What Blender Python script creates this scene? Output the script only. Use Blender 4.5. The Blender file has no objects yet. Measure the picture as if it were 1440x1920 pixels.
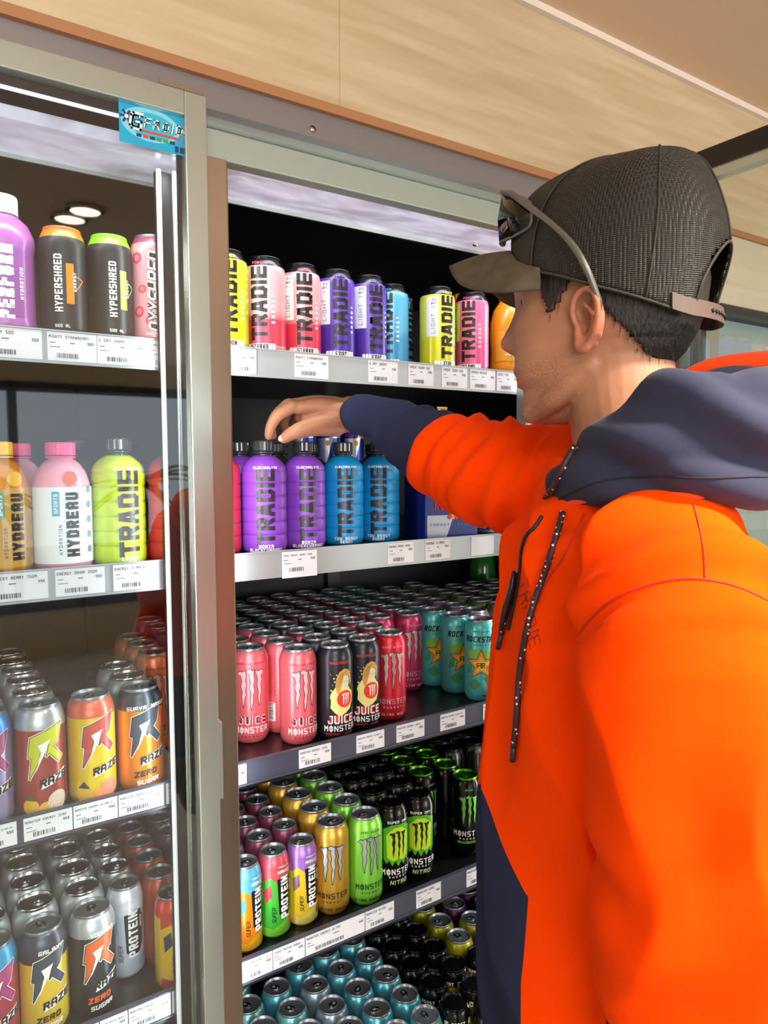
import bpy, bmesh, math, random
from mathutils import Vector, Matrix, noise
from mathutils.bvhtree import BVHTree
import numpy as np
random.seed(4)
PI = math.pi
S = bpy.context.scene
C = S.collection

# ------------------------------------------------------------------ camera
CAM_F, CAM_YAW, CAM_PITCH, CAM_ROLL = 1365.0, math.radians(33.9), math.radians(-3.9), math.radians(-.25)
CP = Vector((0, 0, 1.45))
fw = Vector((math.sin(CAM_YAW)*math.cos(CAM_PITCH), math.cos(CAM_YAW)*math.cos(CAM_PITCH), math.sin(CAM_PITCH)))
_r = Vector((math.cos(CAM_YAW), -math.sin(CAM_YAW), 0)); _u = _r.cross(fw)
cr = math.cos(CAM_ROLL)*_r + math.sin(CAM_ROLL)*_u
cu = -math.sin(CAM_ROLL)*_r + math.cos(CAM_ROLL)*_u
cd = bpy.data.cameras.new('camera'); cd.sensor_fit = 'HORIZONTAL'; cd.sensor_width = 36
cd.lens = CAM_F/1440*36; cd.clip_start = .02
cam = bpy.data.objects.new('camera', cd); C.objects.link(cam)
cam.matrix_world = Matrix(((cr.x, cu.x, -fw.x, CP.x), (cr.y, cu.y, -fw.y, CP.y), (cr.z, cu.z, -fw.z, CP.z), (0, 0, 0, 1)))
S.camera = cam

def ray(px, py): return fw + float((px-720)/CAM_F)*cr - float((py-960)/CAM_F)*cu
def at(px, py, d=None, Y=None, Z=None):
    """point seen at (px, py) of the photo, at axial depth d, or on the plane y=Y or z=Z"""
    v = ray(px, py)
    t = d if d is not None else ((Y-CP.y)/v.y if Y is not None else (Z-CP.z)/v.z)
    return CP + t*v

# ------------------------------------------------------------------ world, lights, exposure
S.view_settings.view_transform = 'Standard'; S.view_settings.look = 'None'
S.view_settings.exposure = 0.0; S.view_settings.gamma = 1; S.view_settings.use_curve_mapping = False
W = bpy.data.worlds.new('daylight'); S.world = W; W.use_nodes = True
bg = W.node_tree.nodes['Background']; bg.inputs[0].default_value = (.80, .90, 1.0, 1); bg.inputs[1].default_value = 1.7
def area(name, loc, aim, sx, sy, power, col=(1, 1, 1), spread=PI):
    l = bpy.data.lights.new(name, 'AREA'); l.shape = 'RECTANGLE'; l.size = sx; l.size_y = sy
    l.energy = power; l.color = col; l.spread = spread
    o = bpy.data.objects.new(name, l); C.objects.link(o); o.location = loc
    o.rotation_euler = (Vector(aim)-Vector(loc)).to_track_quat('-Z', 'Y').to_euler()
    return o
area('daylight_shopfront_left', (-1.3, -3.9, 1.35), (.4, 1, 1.2), 2.6, 1.5, 115, (1, .98, .95))
area('daylight_shopfront_right', (3.35, -3.6, 1.35), (.8, .6, 1.2), 1.5, 1.5, 75, (1, .97, .92))
area('sun_patch_lamp', (.80, -.28, 2.225), (.66, .45, 1.2), .10, .10, 5.0, (1, .90, .74), .75)  # added lamp that makes the sunlit patch on the shoulder; no spot fitted
area('overhead_fill', (-.3, -.9, 2.2), (-.3, -.8, 0), 1.2, .6, 36, (1, .95, .88))  # added overhead fill to brighten the room, not a real fixture
for nm_, x_, ax_ in (('a', .418, .8), ('b', 1.13, .75), ('c', .318, -.2), ('d', -.70, .0)):
    area('fridge_led_strip_'+nm_, (x_, 1.045, 1.0), (ax_, 1.22, 1.0), .012, 1.6, (1.5, 2.3, 1.3, 2.0)['abcd'.index(nm_)], (.94, .97, 1), 2.6)
area('fridge_led_left', (.12, 1.02, 1.86), (.12, 1.45, .6), .55, .03, 1.1, (.93, .96, 1), 2.4)
area('fridge_led_right', (.8, 1.02, 1.86), (.8, 1.45, .6), .8, .03, 1.2, (.93, .96, 1), 2.4)

# ------------------------------------------------------------------ materials
def lin(c): return tuple((v/12.92 if v <= .04045 else ((v+.055)/1.055)**2.4) for v in c)
def hx(h): return lin(tuple(int(h[i:i+2], 16)/255 for i in (0, 2, 4)))
MC = {}
def pm(name, col, rough=.5, metal=0., spec=.5, coat=0., emit=None, es=0., sheen=0., sss=0.):
    if name in MC: return MC[name]
    m = bpy.data.materials.new(name); m.use_nodes = True
    b = m.node_tree.nodes['Principled BSDF']
    if isinstance(col, str): col = hx(col)
    b.inputs['Base Color'].default_value = (*col[:3], 1)
    b.inputs['Roughness'].default_value = rough; b.inputs['Metallic'].default_value = metal
    b.inputs['Specular IOR Level'].default_value = spec; b.inputs['Coat Weight'].default_value = coat
    b.inputs['Sheen Weight'].default_value = sheen
    if sss: b.inputs['Subsurface Weight'].default_value = sss; b.inputs['Subsurface Scale'].default_value = .01
    if emit: b.inputs['Emission Color'].default_value = (*emit, 1); b.inputs['Emission Strength'].default_value = es
    MC[name] = m; return m
def nodes(m): return m.node_tree, m.node_tree.nodes['Principled BSDF']
def noisy(m, c1, c2, scale=(1, 1, 1), sc=5., detail=4., bump=0., lo=.35, hi=.65, coord='Object', rough=None):
    """two-tone noise colour (the surface's own variation), optional bump"""
    t, b = nodes(m); N = t.nodes.new; L = t.links.new
    tc = N('ShaderNodeTexCoord'); mp = N('ShaderNodeMapping'); mp.inputs['Scale'].default_value = scale
    nz = N('ShaderNodeTexNoise'); nz.inputs['Scale'].default_value = sc; nz.inputs['Detail'].default_value = detail
    cr_ = N('ShaderNodeValToRGB'); cr_.color_ramp.elements[0].position = lo; cr_.color_ramp.elements[1].position = hi
    c1 = hx(c1) if isinstance(c1, str) else c1; c2 = hx(c2) if isinstance(c2, str) else c2
    cr_.color_ramp.elements[0].color = (*c1, 1); cr_.color_ramp.elements[1].color = (*c2, 1)
    L(tc.outputs[coord], mp.inputs[0]); L(mp.outputs[0], nz.inputs['Vector']); L(nz.outputs[0], cr_.inputs[0]); L(cr_.outputs[0], b.inputs['Base Color'])
    if bump:
        bp = N('ShaderNodeBump'); bp.inputs['Strength'].default_value = bump; bp.inputs['Distance'].default_value = .002
        L(nz.outputs[0], bp.inputs['Height']); L(bp.outputs[0], b.inputs['Normal'])
    return m

M_wood = noisy(pm('pale_oak_laminate', 'd9bf97', .45), 'bfa682', 'd0bd9c', (1.6, 12, 22), 2.6, 8, .05, .3, .7)
M_woodedge = pm('brown_laminate_edge', 'a8764e', .5)
M_ceil = pm('beige_ceiling_paint', 'dfc3a8', .8)
M_trimw = pm('white_trim', 'e8ddd0', .6)
M_floor = noisy(pm('grey_floor_tile', 'b0aaa0', .35), 'a09a92', 'bab4aa', (1, 1, 1), 6)
M_wallc = pm('cream_wall_paint', 'd8c8a8', .7)
M_alu = pm('brushed_aluminium', 'c4cec6', .27, .8)
M_alud = pm('satin_aluminium_mullion', 'b5a08c', .33, .95)
M_track = pm('door_track_aluminium', '8f8a8c', .4, .6)
M_black = pm('black_interior_panel', '0b0c10', .55)
M_blackp = noisy(pm('black_shelf_steel', '101216', .35), '0c0e12', '16181c', (1, 1, 1), 30)
M_rail = pm('silver_price_rail', 'aab0b4', .4, .3)
M_slate = pm('slate_price_rail', '4a4c5e', .4, .1)
M_card = pm('white_card', 'e9ebf2', .6)
M_ink = pm('grey_print', '50525c', .6)
M_seal = pm('black_rubber_seal', '0a0a0c', .5)
M_chrome = pm('chrome_screw', 'c8c8c8', .2, 1)
M_can = pm('bare_can_aluminium', 'c6cace', .24, 1.)
M_lid = pm('can_lid_aluminium', '8f969c', .33, .7)
M_tab = pm('can_tab_aluminium', 'b9bec2', .25, 1.)
M_lidgreen = pm('green_can_lid', '4f9a1e', .3, .9)
M_lidblack = pm('black_can_lid', '17181a', .22, .7)

def glass_mat():
    m = bpy.data.materials.new('door_glass'); m.use_nodes = True
    t = m.node_tree; t.nodes.clear(); N = t.nodes.new; L = t.links.new
    o = N('ShaderNodeOutputMaterial'); mx = N('ShaderNodeMixShader'); tr = N('ShaderNodeBsdfTransparent'); gl = N('ShaderNodeBsdfGlossy')
    fr = N('ShaderNodeFresnel'); fr.inputs[0].default_value = 1.6
    mul = N('ShaderNodeMath'); mul.operation = 'MULTIPLY'; mul.inputs[1].default_value = 2.4
    ge = N('ShaderNodeNewGeometry'); inv = N('ShaderNodeMath'); inv.operation = 'SUBTRACT'; inv.inputs[0].default_value = 1.0
    m2_ = N('ShaderNodeMath'); m2_.operation = 'MULTIPLY'; L(ge.outputs['Backfacing'], inv.inputs[1]); L(inv.outputs[0], m2_.inputs[1])
    tr.inputs[0].default_value = (.93, .97, .97, 1); gl.inputs['Roughness'].default_value = .02
    L(fr.outputs[0], mul.inputs[0]); L(mul.outputs[0], m2_.inputs[0]); L(m2_.outputs[0], mx.inputs[0]); L(tr.outputs[0], mx.inputs[1]); L(gl.outputs[0], mx.inputs[2]); L(mx.outputs[0], o.inputs[0])
    return m
M_glass = glass_mat()

# ------------------------------------------------------------------ object helpers
def empty(name, loc=(0, 0, 0), label=None, cat=None, group=None, rz=0):
    o = bpy.data.objects.new(name, None); C.objects.link(o); o.location = loc; o.rotation_euler = (0, 0, rz)
    o.empty_display_size = .02
    return tag(o, label, cat, group)
def tag(o, label=None, cat=None, group=None, kind=None):
    if label: o['label'] = label
    if cat: o['category'] = cat
    if group: o['group'] = group
    if kind: o['kind'] = kind
    return o
class MB:
    def __init__(s): s.v = []; s.f = []; s.m = []; s.sm = []
    def add(s, vs, fs, m=0, smooth=False):
        n = len(s.v); s.v += [tuple(v) for v in vs]
        for f in fs: s.f.append(tuple(i+n for i in f)); s.m.append(m); s.sm.append(smooth)
        return s
    def box(s, a, b, m=0):
        x0, y0, z0 = a; x1, y1, z1 = b
        return s.add([(x0, y0, z0), (x1, y0, z0), (x1, y1, z0), (x0, y1, z0), (x0, y0, z1), (x1, y0, z1), (x1, y1, z1), (x0, y1, z1)],
                     [(0, 3, 2, 1), (4, 5, 6, 7), (0, 1, 5, 4), (1, 2, 6, 5), (2, 3, 7, 6), (3, 0, 4, 7)], m)
    def lathe(s, prof, n=32, m=0, smooth=True, c=(0, 0, 0), capb=True, capt=True):
        vs = []; k = len(prof)
        for (r, z) in prof:
            for i in range(n):
                a = 2*PI*i/n; vs.append((c[0]+r*math.cos(a), c[1]+r*math.sin(a), c[2]+z))
        fs = [(j*n+i, j*n+(i+1) % n, (j+1)*n+(i+1) % n, (j+1)*n+i) for j in range(k-1) for i in range(n)]
        n0 = len(s.v)
        s.add(vs, fs, m, smooth)
        if capb: s.f.append(tuple(n0+i for i in range(n))[::-1]); s.m.append(m); s.sm.append(False)
        if capt: s.f.append(tuple(n0+(k-1)*n+i for i in range(n))); s.m.append(m); s.sm.append(False)
        return s
    def rings(s, rings, m=0, close=True, smooth=True):
        n = len(rings[0]); vs = [p for r in rings for p in r]
        fs = [(j*n+i, j*n+(i+1) % n, (j+1)*n+(i+1) % n, (j+1)*n+i) for j in range(len(rings)-1) for i in range(n)]
        n0 = len(s.v)
        s.add(vs, fs, m, smooth)
        if close:
            s.f.append(tuple(n0+i for i in range(n))[::-1]); s.m.append(m); s.sm.append(smooth)
            s.f.append(tuple(n0+(len(rings)-1)*n+i for i in range(n))); s.m.append(m); s.sm.append(smooth)
        return s
    def tube(s, pts, rad, n=12, m=0, flat=1., up=None, smooth=True):
        """tube along points; rad a number or one per point"""
        pts = [Vector(p) for p in pts]; K = len(pts)
        if not hasattr(rad, '__len__'): rad = [rad]*K
        rs = []; nprev = None
        for i in range(K):
            t = (pts[min(i+1, K-1)]-pts[max(i-1, 0)]).normalized()
            if nprev is None:
                a = Vector(up) if up else (Vector((0, 0, 1)) if abs(t.z) < .9 else Vector((1, 0, 0)))
                nn = (a-t*a.dot(t)).normalized()
            else: nn = (nprev-t*nprev.dot(t)).normalized()
            nprev = nn; bb = t.cross(nn)
            rs.append([pts[i]+nn*math.cos(2*PI*k/n)*rad[i]*flat+bb*math.sin(2*PI*k/n)*rad[i] for k in range(n)])
        return s.rings(rs, m, True, smooth)
    def ellipsoid(s, c, ax, n=20, k=12, m=0):
        """ax: three axis vectors"""
        c = Vector(c); ax = [Vector(a) for a in ax]; rs = []
        for j in range(k+1):
            ph = -PI/2+PI*j/k*.998+.001
            rs.append([c+ax[0]*math.cos(ph)*math.cos(2*PI*i/n)+ax[1]*math.cos(ph)*math.sin(2*PI*i/n)+ax[2]*math.sin(ph) for i in range(n)])
        return s.rings(rs, m)
    def build(s, name, mats, parent=None, rel=False):
        me = bpy.data.meshes.new(name)
        o_ = Vector((0, 0, 0))
        if rel and parent is not None:
            p = parent
            while p is not None: o_ += Vector(p.location); p = p.parent
        me.from_pydata([tuple(Vector(v)-o_) for v in s.v] if rel else s.v, [], s.f)
        if not isinstance(mats, (list, tuple)): mats = [mats]
        for x in mats: me.materials.append(x)
        me.polygons.foreach_set('material_index', s.m); me.polygons.foreach_set('use_smooth', s.sm); me.update()
        o = bpy.data.objects.new(name, me); C.objects.link(o)
        if parent is not None: o.parent = parent
        return o
def wbox(name, a, b, mat, parent=None, kind=None, label=None, cat=None, group=None, bev=0):
    o = MB().box(a, b).build(name, mat, parent, rel=parent is not None)
    if bev:
        md = o.modifiers.new('bevel', 'BEVEL'); md.width = bev; md.segments = 2
    return tag(o, label, cat, group, kind)
def catmull(pts, n=6):
    """smooth interpolation of tuples"""
    P = [np.array(p, float) for p in pts]; P = [2*P[0]-P[1]]+P+[2*P[-1]-P[-2]]; out = []
    for i in range(1, len(P)-2):
        for k in range(n):
            t = k/n
            out.append(.5*((2*P[i])+(-P[i-1]+P[i+1])*t+(2*P[i-1]-5*P[i]+4*P[i+1]-P[i+2])*t*t+(-P[i-1]+3*P[i]-3*P[i+1]+P[i+2])*t**3))
    out.append(P[-2]); return out

# ------------------------------------------------------------------ lettering: strokes on a 4 x 6 grid
FONT = {
'A': [((0,0),(0,5)),((0,5),(1,6)),((1,6),(3,6)),((3,6),(4,5)),((4,5),(4,0)),((0,2.6),(4,2.6))],
'B': [((0,0),(0,6)),((0,6),(3.4,6)),((3.4,6),(4,5)),((4,5),(4,4)),((4,4),(3.4,3.2)),((0,3.2),(3.4,3.2)),((3.4,3.2),(4,2.2)),((4,2.2),(4,1)),((4,1),(3.4,0)),((3.4,0),(0,0))],
'C': [((4,0),(.8,0)),((.8,0),(0,1)),((0,1),(0,5)),((0,5),(.8,6)),((.8,6),(4,6))],
'D': [((0,0),(0,6)),((0,6),(3,6)),((3,6),(4,5)),((4,5),(4,1)),((4,1),(3,0)),((3,0),(0,0))],
'E': [((4,0),(0,0)),((0,0),(0,6)),((0,6),(4,6)),((0,3),(3.4,3))],
'F': [((0,0),(0,6)),((0,6),(4,6)),((0,3),(3.4,3))],
'G': [((4,6),(.8,6)),((.8,6),(0,5)),((0,5),(0,1)),((0,1),(.8,0)),((.8,0),(4,0)),((4,0),(4,2.8)),((4,2.8),(2.2,2.8))],
'H': [((0,0),(0,6)),((4,0),(4,6)),((0,3),(4,3))],
'I': [((2,0),(2,6))],
'J': [((4,6),(4,1)),((4,1),(3.2,0)),((3.2,0),(.6,0)),((.6,0),(0,1.4)),((2.4,6),(4,6))],
'K': [((0,0),(0,6)),((0,2.8),(4,6)),((1.2,3.4),(4,0))],
'L': [((0,6),(0,0)),((0,0),(4,0))],
'M': [((0,0),(0,6)),((0,6),(2,3)),((2,3),(4,6)),((4,6),(4,0))],
'N': [((0,0),(0,6)),((0,6),(4,0)),((4,0),(4,6))],
'O': [((.7,0),(0,1)),((0,1),(0,5)),((0,5),(.7,6)),((.7,6),(3.3,6)),((3.3,6),(4,5)),((4,5),(4,1)),((4,1),(3.3,0)),((3.3,0),(.7,0))],
'P': [((0,0),(0,6)),((0,6),(3.4,6)),((3.4,6),(4,5)),((4,5),(4,3.6)),((4,3.6),(3.4,2.8)),((3.4,2.8),(0,2.8))],
'R': [((0,0),(0,6)),((0,6),(3.4,6)),((3.4,6),(4,5)),((4,5),(4,3.8)),((4,3.8),(3.4,3)),((3.4,3),(0,3)),((2.2,3),(4,0))],
'S': [((0,0),(3.4,0)),((3.4,0),(4,1)),((4,1),(4,2.4)),((4,2.4),(3.4,3)),((3.4,3),(.6,3)),((.6,3),(0,3.8)),((0,3.8),(0,5)),((0,5),(.6,6)),((.6,6),(4,6))],
'T': [((0,6),(4,6)),((2,6),(2,0))],
'U': [((0,6),(0,1)),((0,1),(.7,0)),((.7,0),(3.3,0)),((3.3,0),(4,1)),((4,1),(4,6))],
'V': [((0,6),(2,0)),((2,0),(4,6))],
'W': [((0,6),(.8,0)),((.8,0),(2,4)),((2,4),(3.2,0)),((3.2,0),(4,6))],
'X': [((0,0),(4,6)),((0,6),(4,0))],
'Y': [((0,6),(2,3)),((4,6),(2,3)),((2,3),(2,0))],
'Z': [((0,6),(4,6)),((4,6),(0,0)),((0,0),(4,0))],
'O|': [((.7,.6),(0,1.4)),((0,1.4),(0,4.6)),((0,4.6),(.7,5.4)),((.7,5.4),(3.3,5.4)),((3.3,5.4),(4,4.6)),((4,4.6),(4,1.4)),((4,1.4),(3.3,.6)),((3.3,.6),(.7,.6)),((2,-.8),(2,6.8))],
'0': [((0,0),(0,6)),((0,6),(4,6)),((4,6),(4,0)),((4,0),(0,0))],
'1': [((2,0),(2,6)),((1,5),(2,6))], '2': [((0,6),(4,6)),((4,6),(4,3)),((4,3),(0,3)),((0,3),(0,0)),((0,0),(4,0))],
'4': [((0,6),(0,3)),((0,3),(4,3)),((4,6),(4,0))], '5': [((4,6),(0,6)),((0,6),(0,3)),((0,3),(4,3)),((4,3),(4,0)),((4,0),(0,0))],
'7': [((0,6),(4,6)),((4,6),(1.5,0))], "'": [((1,6),(1,5))], '-': [((1,3),(3,3))],
# stencil cuts for the block word on bottles and tall cans
't': [((-.3,6),(1.25,6)),((2.75,6),(4.3,6)),((2,4.6),(2,0)),((2,6),(2,6))],
'r': [((0,0),(0,2.2)),((0,3.8),(0,6)),((1.4,6),(3.4,6)),((3.4,6),(4,5.2)),((4,5.2),(4,4)),((4,4),(3.4,3.2)),((1.2,3.2),(3.2,3.2)),((2.6,2.2),(4,0))],
'a': [((0,0),(1.2,6)),((4,0),(2.8,6)),((1.2,6),(2.8,6)),((1.7,1.8),(2.4,1.8))],
'd': [((0,0),(0,6)),((1.6,6),(3.2,6)),((3.2,6),(4,5)),((4,5),(4,1)),((4,1),(3.2,0)),((3.2,0),(1.6,0))],
'\u03b5': [((0,2),(4,2)),((4,2),(4,3)),((4,3),(3.2,3.9)),((3.2,3.9),(.8,3.9)),((.8,3.9),(0,3)),((0,3),(0,1)),((0,1),(.8,0)),((.8,0),(3.8,0))], '\u03b4': [((4,0),(4,6)),((4,3.9),(.8,3.9)),((.8,3.9),(0,3)),((0,3),(0,1)),((0,1),(.8,0)),((.8,0),(4,0))],
'\u03c5': [((0,3.9),(0,1)),((0,1),(.8,0)),((.8,0),(4,0)),((4,0),(4,3.9))], '\u03bb': [((2,0),(2,6))],
'i': [((2,0),(2,6))], 'e': [((0,0),(0,6)),((1.5,6),(4,6)),((1.5,3),(4,3)),((1.5,0),(4,0))],
}
class Flat:
    """flat artwork in metres (x right, y up) that is later wrapped round a can or laid on a plane"""
    def __init__(s): s.p = []      # (points, material index, layer)
    def poly(s, pts, m, layer=0): s.p.append(([tuple(q) for q in pts], m, layer)); return s
    def rect(s, x0, y0, x1, y1, m, layer=0): return s.poly([(x0, y0), (x1, y0), (x1, y1), (x0, y1)], m, layer)
    def disc(s, x, y, r, m, layer=0, n=18, ry=None):
        ry = ry or r
        return s.poly([(x+r*math.cos(2*PI*i/n), y+ry*math.sin(2*PI*i/n)) for i in range(n)], m, layer)
    def stroke(s, p, q, w, m, layer=0, cap=1.):
        p = np.array(p, float); q = np.array(q, float); d = q-p; L = np.hypot(*d)
        if L < 1e-9: return s
        d /= L; n = np.array((-d[1], d[0]))*w/2; p = p-d*w/2*cap; q = q+d*w/2*cap
        return s.poly([p+n, p-n, q-n, q+n], m, layer)
    def line(s, pts, w, m, layer=0, closed=False):
        pts = list(pts)
        if closed: pts.append(pts[0])
        for a, b in zip(pts[:-1], pts[1:]): s.stroke(a, b, w, m, layer, .8)
        return s
    def text(s, txt, x, y, h, m, layer=0, wd=.6, sw=.17, gap=.22, slant=0., vert=False, center=True, rot=0.):
        """h: cap height; wd: letter width / height; sw: stroke / height; vert: reads bottom to top"""
        toks = []; i = 0
        while i < len(txt):
            if i+1 < len(txt) and txt[i+1] == '|': toks.append(txt[i:i+2]); i += 2
            else: toks.append(txt[i]); i += 1
        adv = lambda c: (h*wd*.35 if c in ('\u03bb', 'I', 'i', "'", '1') else h*wd)+h*gap
        tot = sum(adv(c) for c in toks)-h*gap; cx = -tot/2 if center else 0
        for c in toks:
            a = adv(c)-h*gap
            for p, q in FONT.get(c, []):
                def tr(pt):
                    if c in ('\u03bb', 'I', 'i', "'", '1'): X = cx+a/2+(pt[0]-2)*h*wd/4
                    else: X = cx+h*sw/2+pt[0]/4*(a-h*sw)
                    Y = h*sw/2+pt[1]/6*(h-h*sw)-(h/2 if center else 0)
                    X += slant*Y
                    if vert: X, Y = -Y, X
                    if rot: X, Y = X*math.cos(rot)-Y*math.sin(rot), X*math.sin(rot)+Y*math.cos(rot)
                    return (x+X, y+Y)
                s.stroke(tr(p), tr(q), h*sw, m, layer)
            cx += adv(c)
        return s
    def mesh(s, name, mats, R=None, base=.0004, step=.0003, fn=None, cut=.004):
        bm = bmesh.new()
        for pts, m, l in s.p:
            vs = [bm.verts.new((p[0], p[1], l)) for p in pts]
            try: f = bm.faces.new(vs); f.material_index = m
            except ValueError: pass
        bm.normal_update()
        for f in bm.faces:
            if f.normal.z < 0: f.normal_flip()
        bmesh.ops.triangulate(bm, faces=[f for f in bm.faces if len(f.verts) > 4])
        if R or fn:
            xs = [v.co.x for v in bm.verts]
            if not xs: xs = [0]
            x = math.floor(min(xs)/cut)*cut+cut+1e-5
            while x < max(xs):
                bmesh.ops.bisect_plane(bm, geom=bm.verts[:]+bm.edges[:]+bm.faces[:], plane_co=(x, 0, 0), plane_no=(1, 0, 0), dist=1e-7)
                x += cut
        for v in bm.verts:
            a, z, l = v.co
            if fn: v.co = fn(a, z, base+l*step)
            elif R:
                rr = (R(z) if callable(R) else R); R0 = R.r0 if hasattr(R, 'r0') else (R if not callable(R) else .033)
                r = rr+base+l*step; v.co = (r*math.sin(a/R0), -r*math.cos(a/R0), z)
            else: v.co = (a, -(base+l*step), z)
        me = bpy.data.meshes.new(name); bm.to_mesh(me); bm.free()
        for x in mats: me.materials.append(x)
        return me
def child(name, me, parent, loc=(0, 0, 0)):
    o = bpy.data.objects.new(name, me); C.objects.link(o); o.parent = parent; o.location = loc; return o
# ================================================================== the setting
CEIL, FY = 2.243, .95
def struct(name, a, b, mat): return wbox(name, a, b, mat, kind='structure')
struct('floor', (-3.5, -4, -.05), (4.5, 2.2, 0), M_floor)
struct('ceiling', (-3.5, -4, CEIL), (4.5, FY+.02, CEIL+.05), M_ceil)
struct('wall_left', (-3.55, -4, 0), (-3.5, 2.2, CEIL), M_wallc)
struct('wall_right', (4.5, -4, 0), (4.55, 2.2, CEIL), M_wallc)
# shopfront wall behind the camera, with a wide opening
wb = MB(); wb.box((-3.5, -4.06, 0), (4.5, -4, .35)).box((-3.5, -4.06, 2.05), (4.5, -4, CEIL)).box((-3.5, -4.06, .35), (-2.2, -4, 2.05)).box((3.6, -4.06, .35), (4.5, -4, 2.05))
tag(wb.build('wall_back', M_wallc), kind='structure')
wf = MB()
for x in (-2.2, -.75, .7, 2.15, 3.55): wf.box((x, -4.04, .35), (x+.06, -3.98, 2.05))
wf.box((-2.2, -4.04, .35), (3.6, -3.98, .42)).box((-2.2, -4.04, 1.98), (3.6, -3.98, 2.05))
tag(wf.build('window_1', pm('black_window_frame', '15151a', .4)), kind='structure')
# wood bulkhead over the fridge: panels with a fine joint
pw = MB()
for x0, x1 in ((-3.5, -.9), (-.898, .562), (.5645, 2.05), (2.053, 4.5)): pw.box((x0, FY, 1.968), (x1, FY+.02, CEIL))
pw.box((-3.5, FY+.001, 1.968), (4.5, FY+.02, 2.24))
tag(pw.build('wall_front', M_wood), kind='structure')
struct('trim_1', (-3.5, FY-.004, 1.955), (4.5, FY+.02, 1.9685), M_woodedge)
struct('trim_2', (-3.5, FY-.012, CEIL-.012), (4.5, FY, CEIL), M_trimw)
struct('wall_behind_fridge', (-3.5, 1.95, 0), (4.5, 2.0, CEIL), M_black)

# downlights in the ceiling behind the camera
def mir(px, py): q = at(px, py, Z=CEIL-.01); return (q.x, 1.92-q.y)
for i, ((x, y), lb) in enumerate([(mir(160, 398), 'round recessed downlight in the beige ceiling, nearer the fridge'), (mir(131, 413), 'round recessed downlight in the beige ceiling, nearer the shopfront')]):
    d = empty('downlight', (x, y, CEIL-.012), lb, 'ceiling light', 'recessed downlights')
    MB().lathe([(.062, 0), (.062, .012), (.045, .012), (.045, .002)], 28, capb=False, capt=False).build('trim_ring', M_trimw, d)
    MB().lathe([(.044, .004), (.044, .008)], 24).build('diffuser', pm('lamp_diffuser', 'ffffff', .5, emit=(1, .86, .62), es=14), d)

# ------------------------------------------------------------------ fridge cabinet
FR0, FR1 = -.78, 1.50
fr = empty('display_fridge', (.36, 1.35, 0), 'long aluminium-framed drinks fridge built in under a pale wood bulkhead', 'fridge')
def part(name, boxes, mat, parent=fr, bev=0):
    m = MB()
    for a, b in boxes: m.box(a, b)
    o = m.build(name, mat, parent, rel=True)
    if bev: md = o.modifiers.new('bevel', 'BEVEL'); md.width = bev; md.segments = 2
    return o
part('cabinet', [((FR0, 1.0, .0), (FR1, 1.86, .16)), ((FR0-.03, 1.0, 0), (FR0, 1.86, 1.95)), ((FR1, 1.06, 0), (FR1+.03, 1.86, 1.95)), ((FR0, 1.12, 1.885), (FR1, 1.86, 1.95))], M_black)
part('back_panel', [((FR0, 1.72, .16), (FR1, 1.76, 1.885))], M_black)
# perforated uprights on the back wall
up = MB()
for x in (-.3, .36, .98, 1.45): up.box((x-.018, 1.705, .16), (x+.018, 1.72, 1.88))
up.build('upright', M_blackp, fr, rel=True)
hl = MB()
for z in (1.49, 1.47, 1.15):
    for i in range(60): hl.box((.42+i*.018, 1.716, z), (.431+i*.018, 1.7199, z+.004))
hl.build('perforation', pm('slot_grey', '3c4650', .6), fr, rel=True)  # slots drawn as thin grey blocks on the black panel
part('door_track', [((FR0, .955, 1.918), (FR1, 1.02, 1.955))], M_track)
part('track_lip', [((.33, .975, 1.908), (FR1, .985, 1.918))], M_alu)
part('header_rail', [((.33, .985, 1.868), (FR1, 1.01, 1.908))], pm('header_aluminium', 'a9b3a9', .42, .4), bev=.002)
part('mullion', [((.366, .985, .16), (.4035, 1.02, 1.872))], M_alud, bev=.003)
part('end_jamb', [((at(988, 795, Y=1.0).x, 1.0, .16), (at(1014, 795, Y=1.0).x, 1.03, 1.868))], M_alu, bev=.003)
# canopy lamp panel: the lit, frosted strip under the roof of the cabinet
mlp = pm('frosted_lamp_panel', 'cfc9dc', .18, 0, .5)
def canopy_mat(m):
    t, b = nodes(m); N = t.nodes.new; L = t.links.new
    tc = N('ShaderNodeTexCoord'); mp = N('ShaderNodeMapping'); mp.inputs['Scale'].default_value = (1, 2.2, 1)
    nz = N('ShaderNodeTexNoise'); nz.inputs['Scale'].default_value = 9; nz.inputs['Detail'].default_value = 5; nz.inputs['Distortion'].default_value = .8
    r = N('ShaderNodeValToRGB'); r.color_ramp.elements[0].position = .36; r.color_ramp.elements[1].position = .72
    r.color_ramp.elements[0].color = (.20, .17, .25, 1); r.color_ramp.elements[1].color = (.85, .86, 1, 1)  # blobs of bulb glow and reflection painted into the emission colour
    L(tc.outputs['Object'], mp.inputs[0]); L(mp.outputs[0], nz.inputs[0]); L(nz.outputs[0], r.inputs[0]); L(r.outputs[0], b.inputs['Emission Color'])
    b.inputs['Emission Strength'].default_value = .55
canopy_mat(mlp)
part('lamp_panel', [((FR0, 1.01, 1.868), (.37, 1.12, 1.884)), ((.40, 1.01, 1.868), (FR1, 1.12, 1.884))], mlp)
part('panel_edge', [((FR0, 1.12, 1.862), (FR1, 1.124, 1.884))], M_alu)
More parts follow.
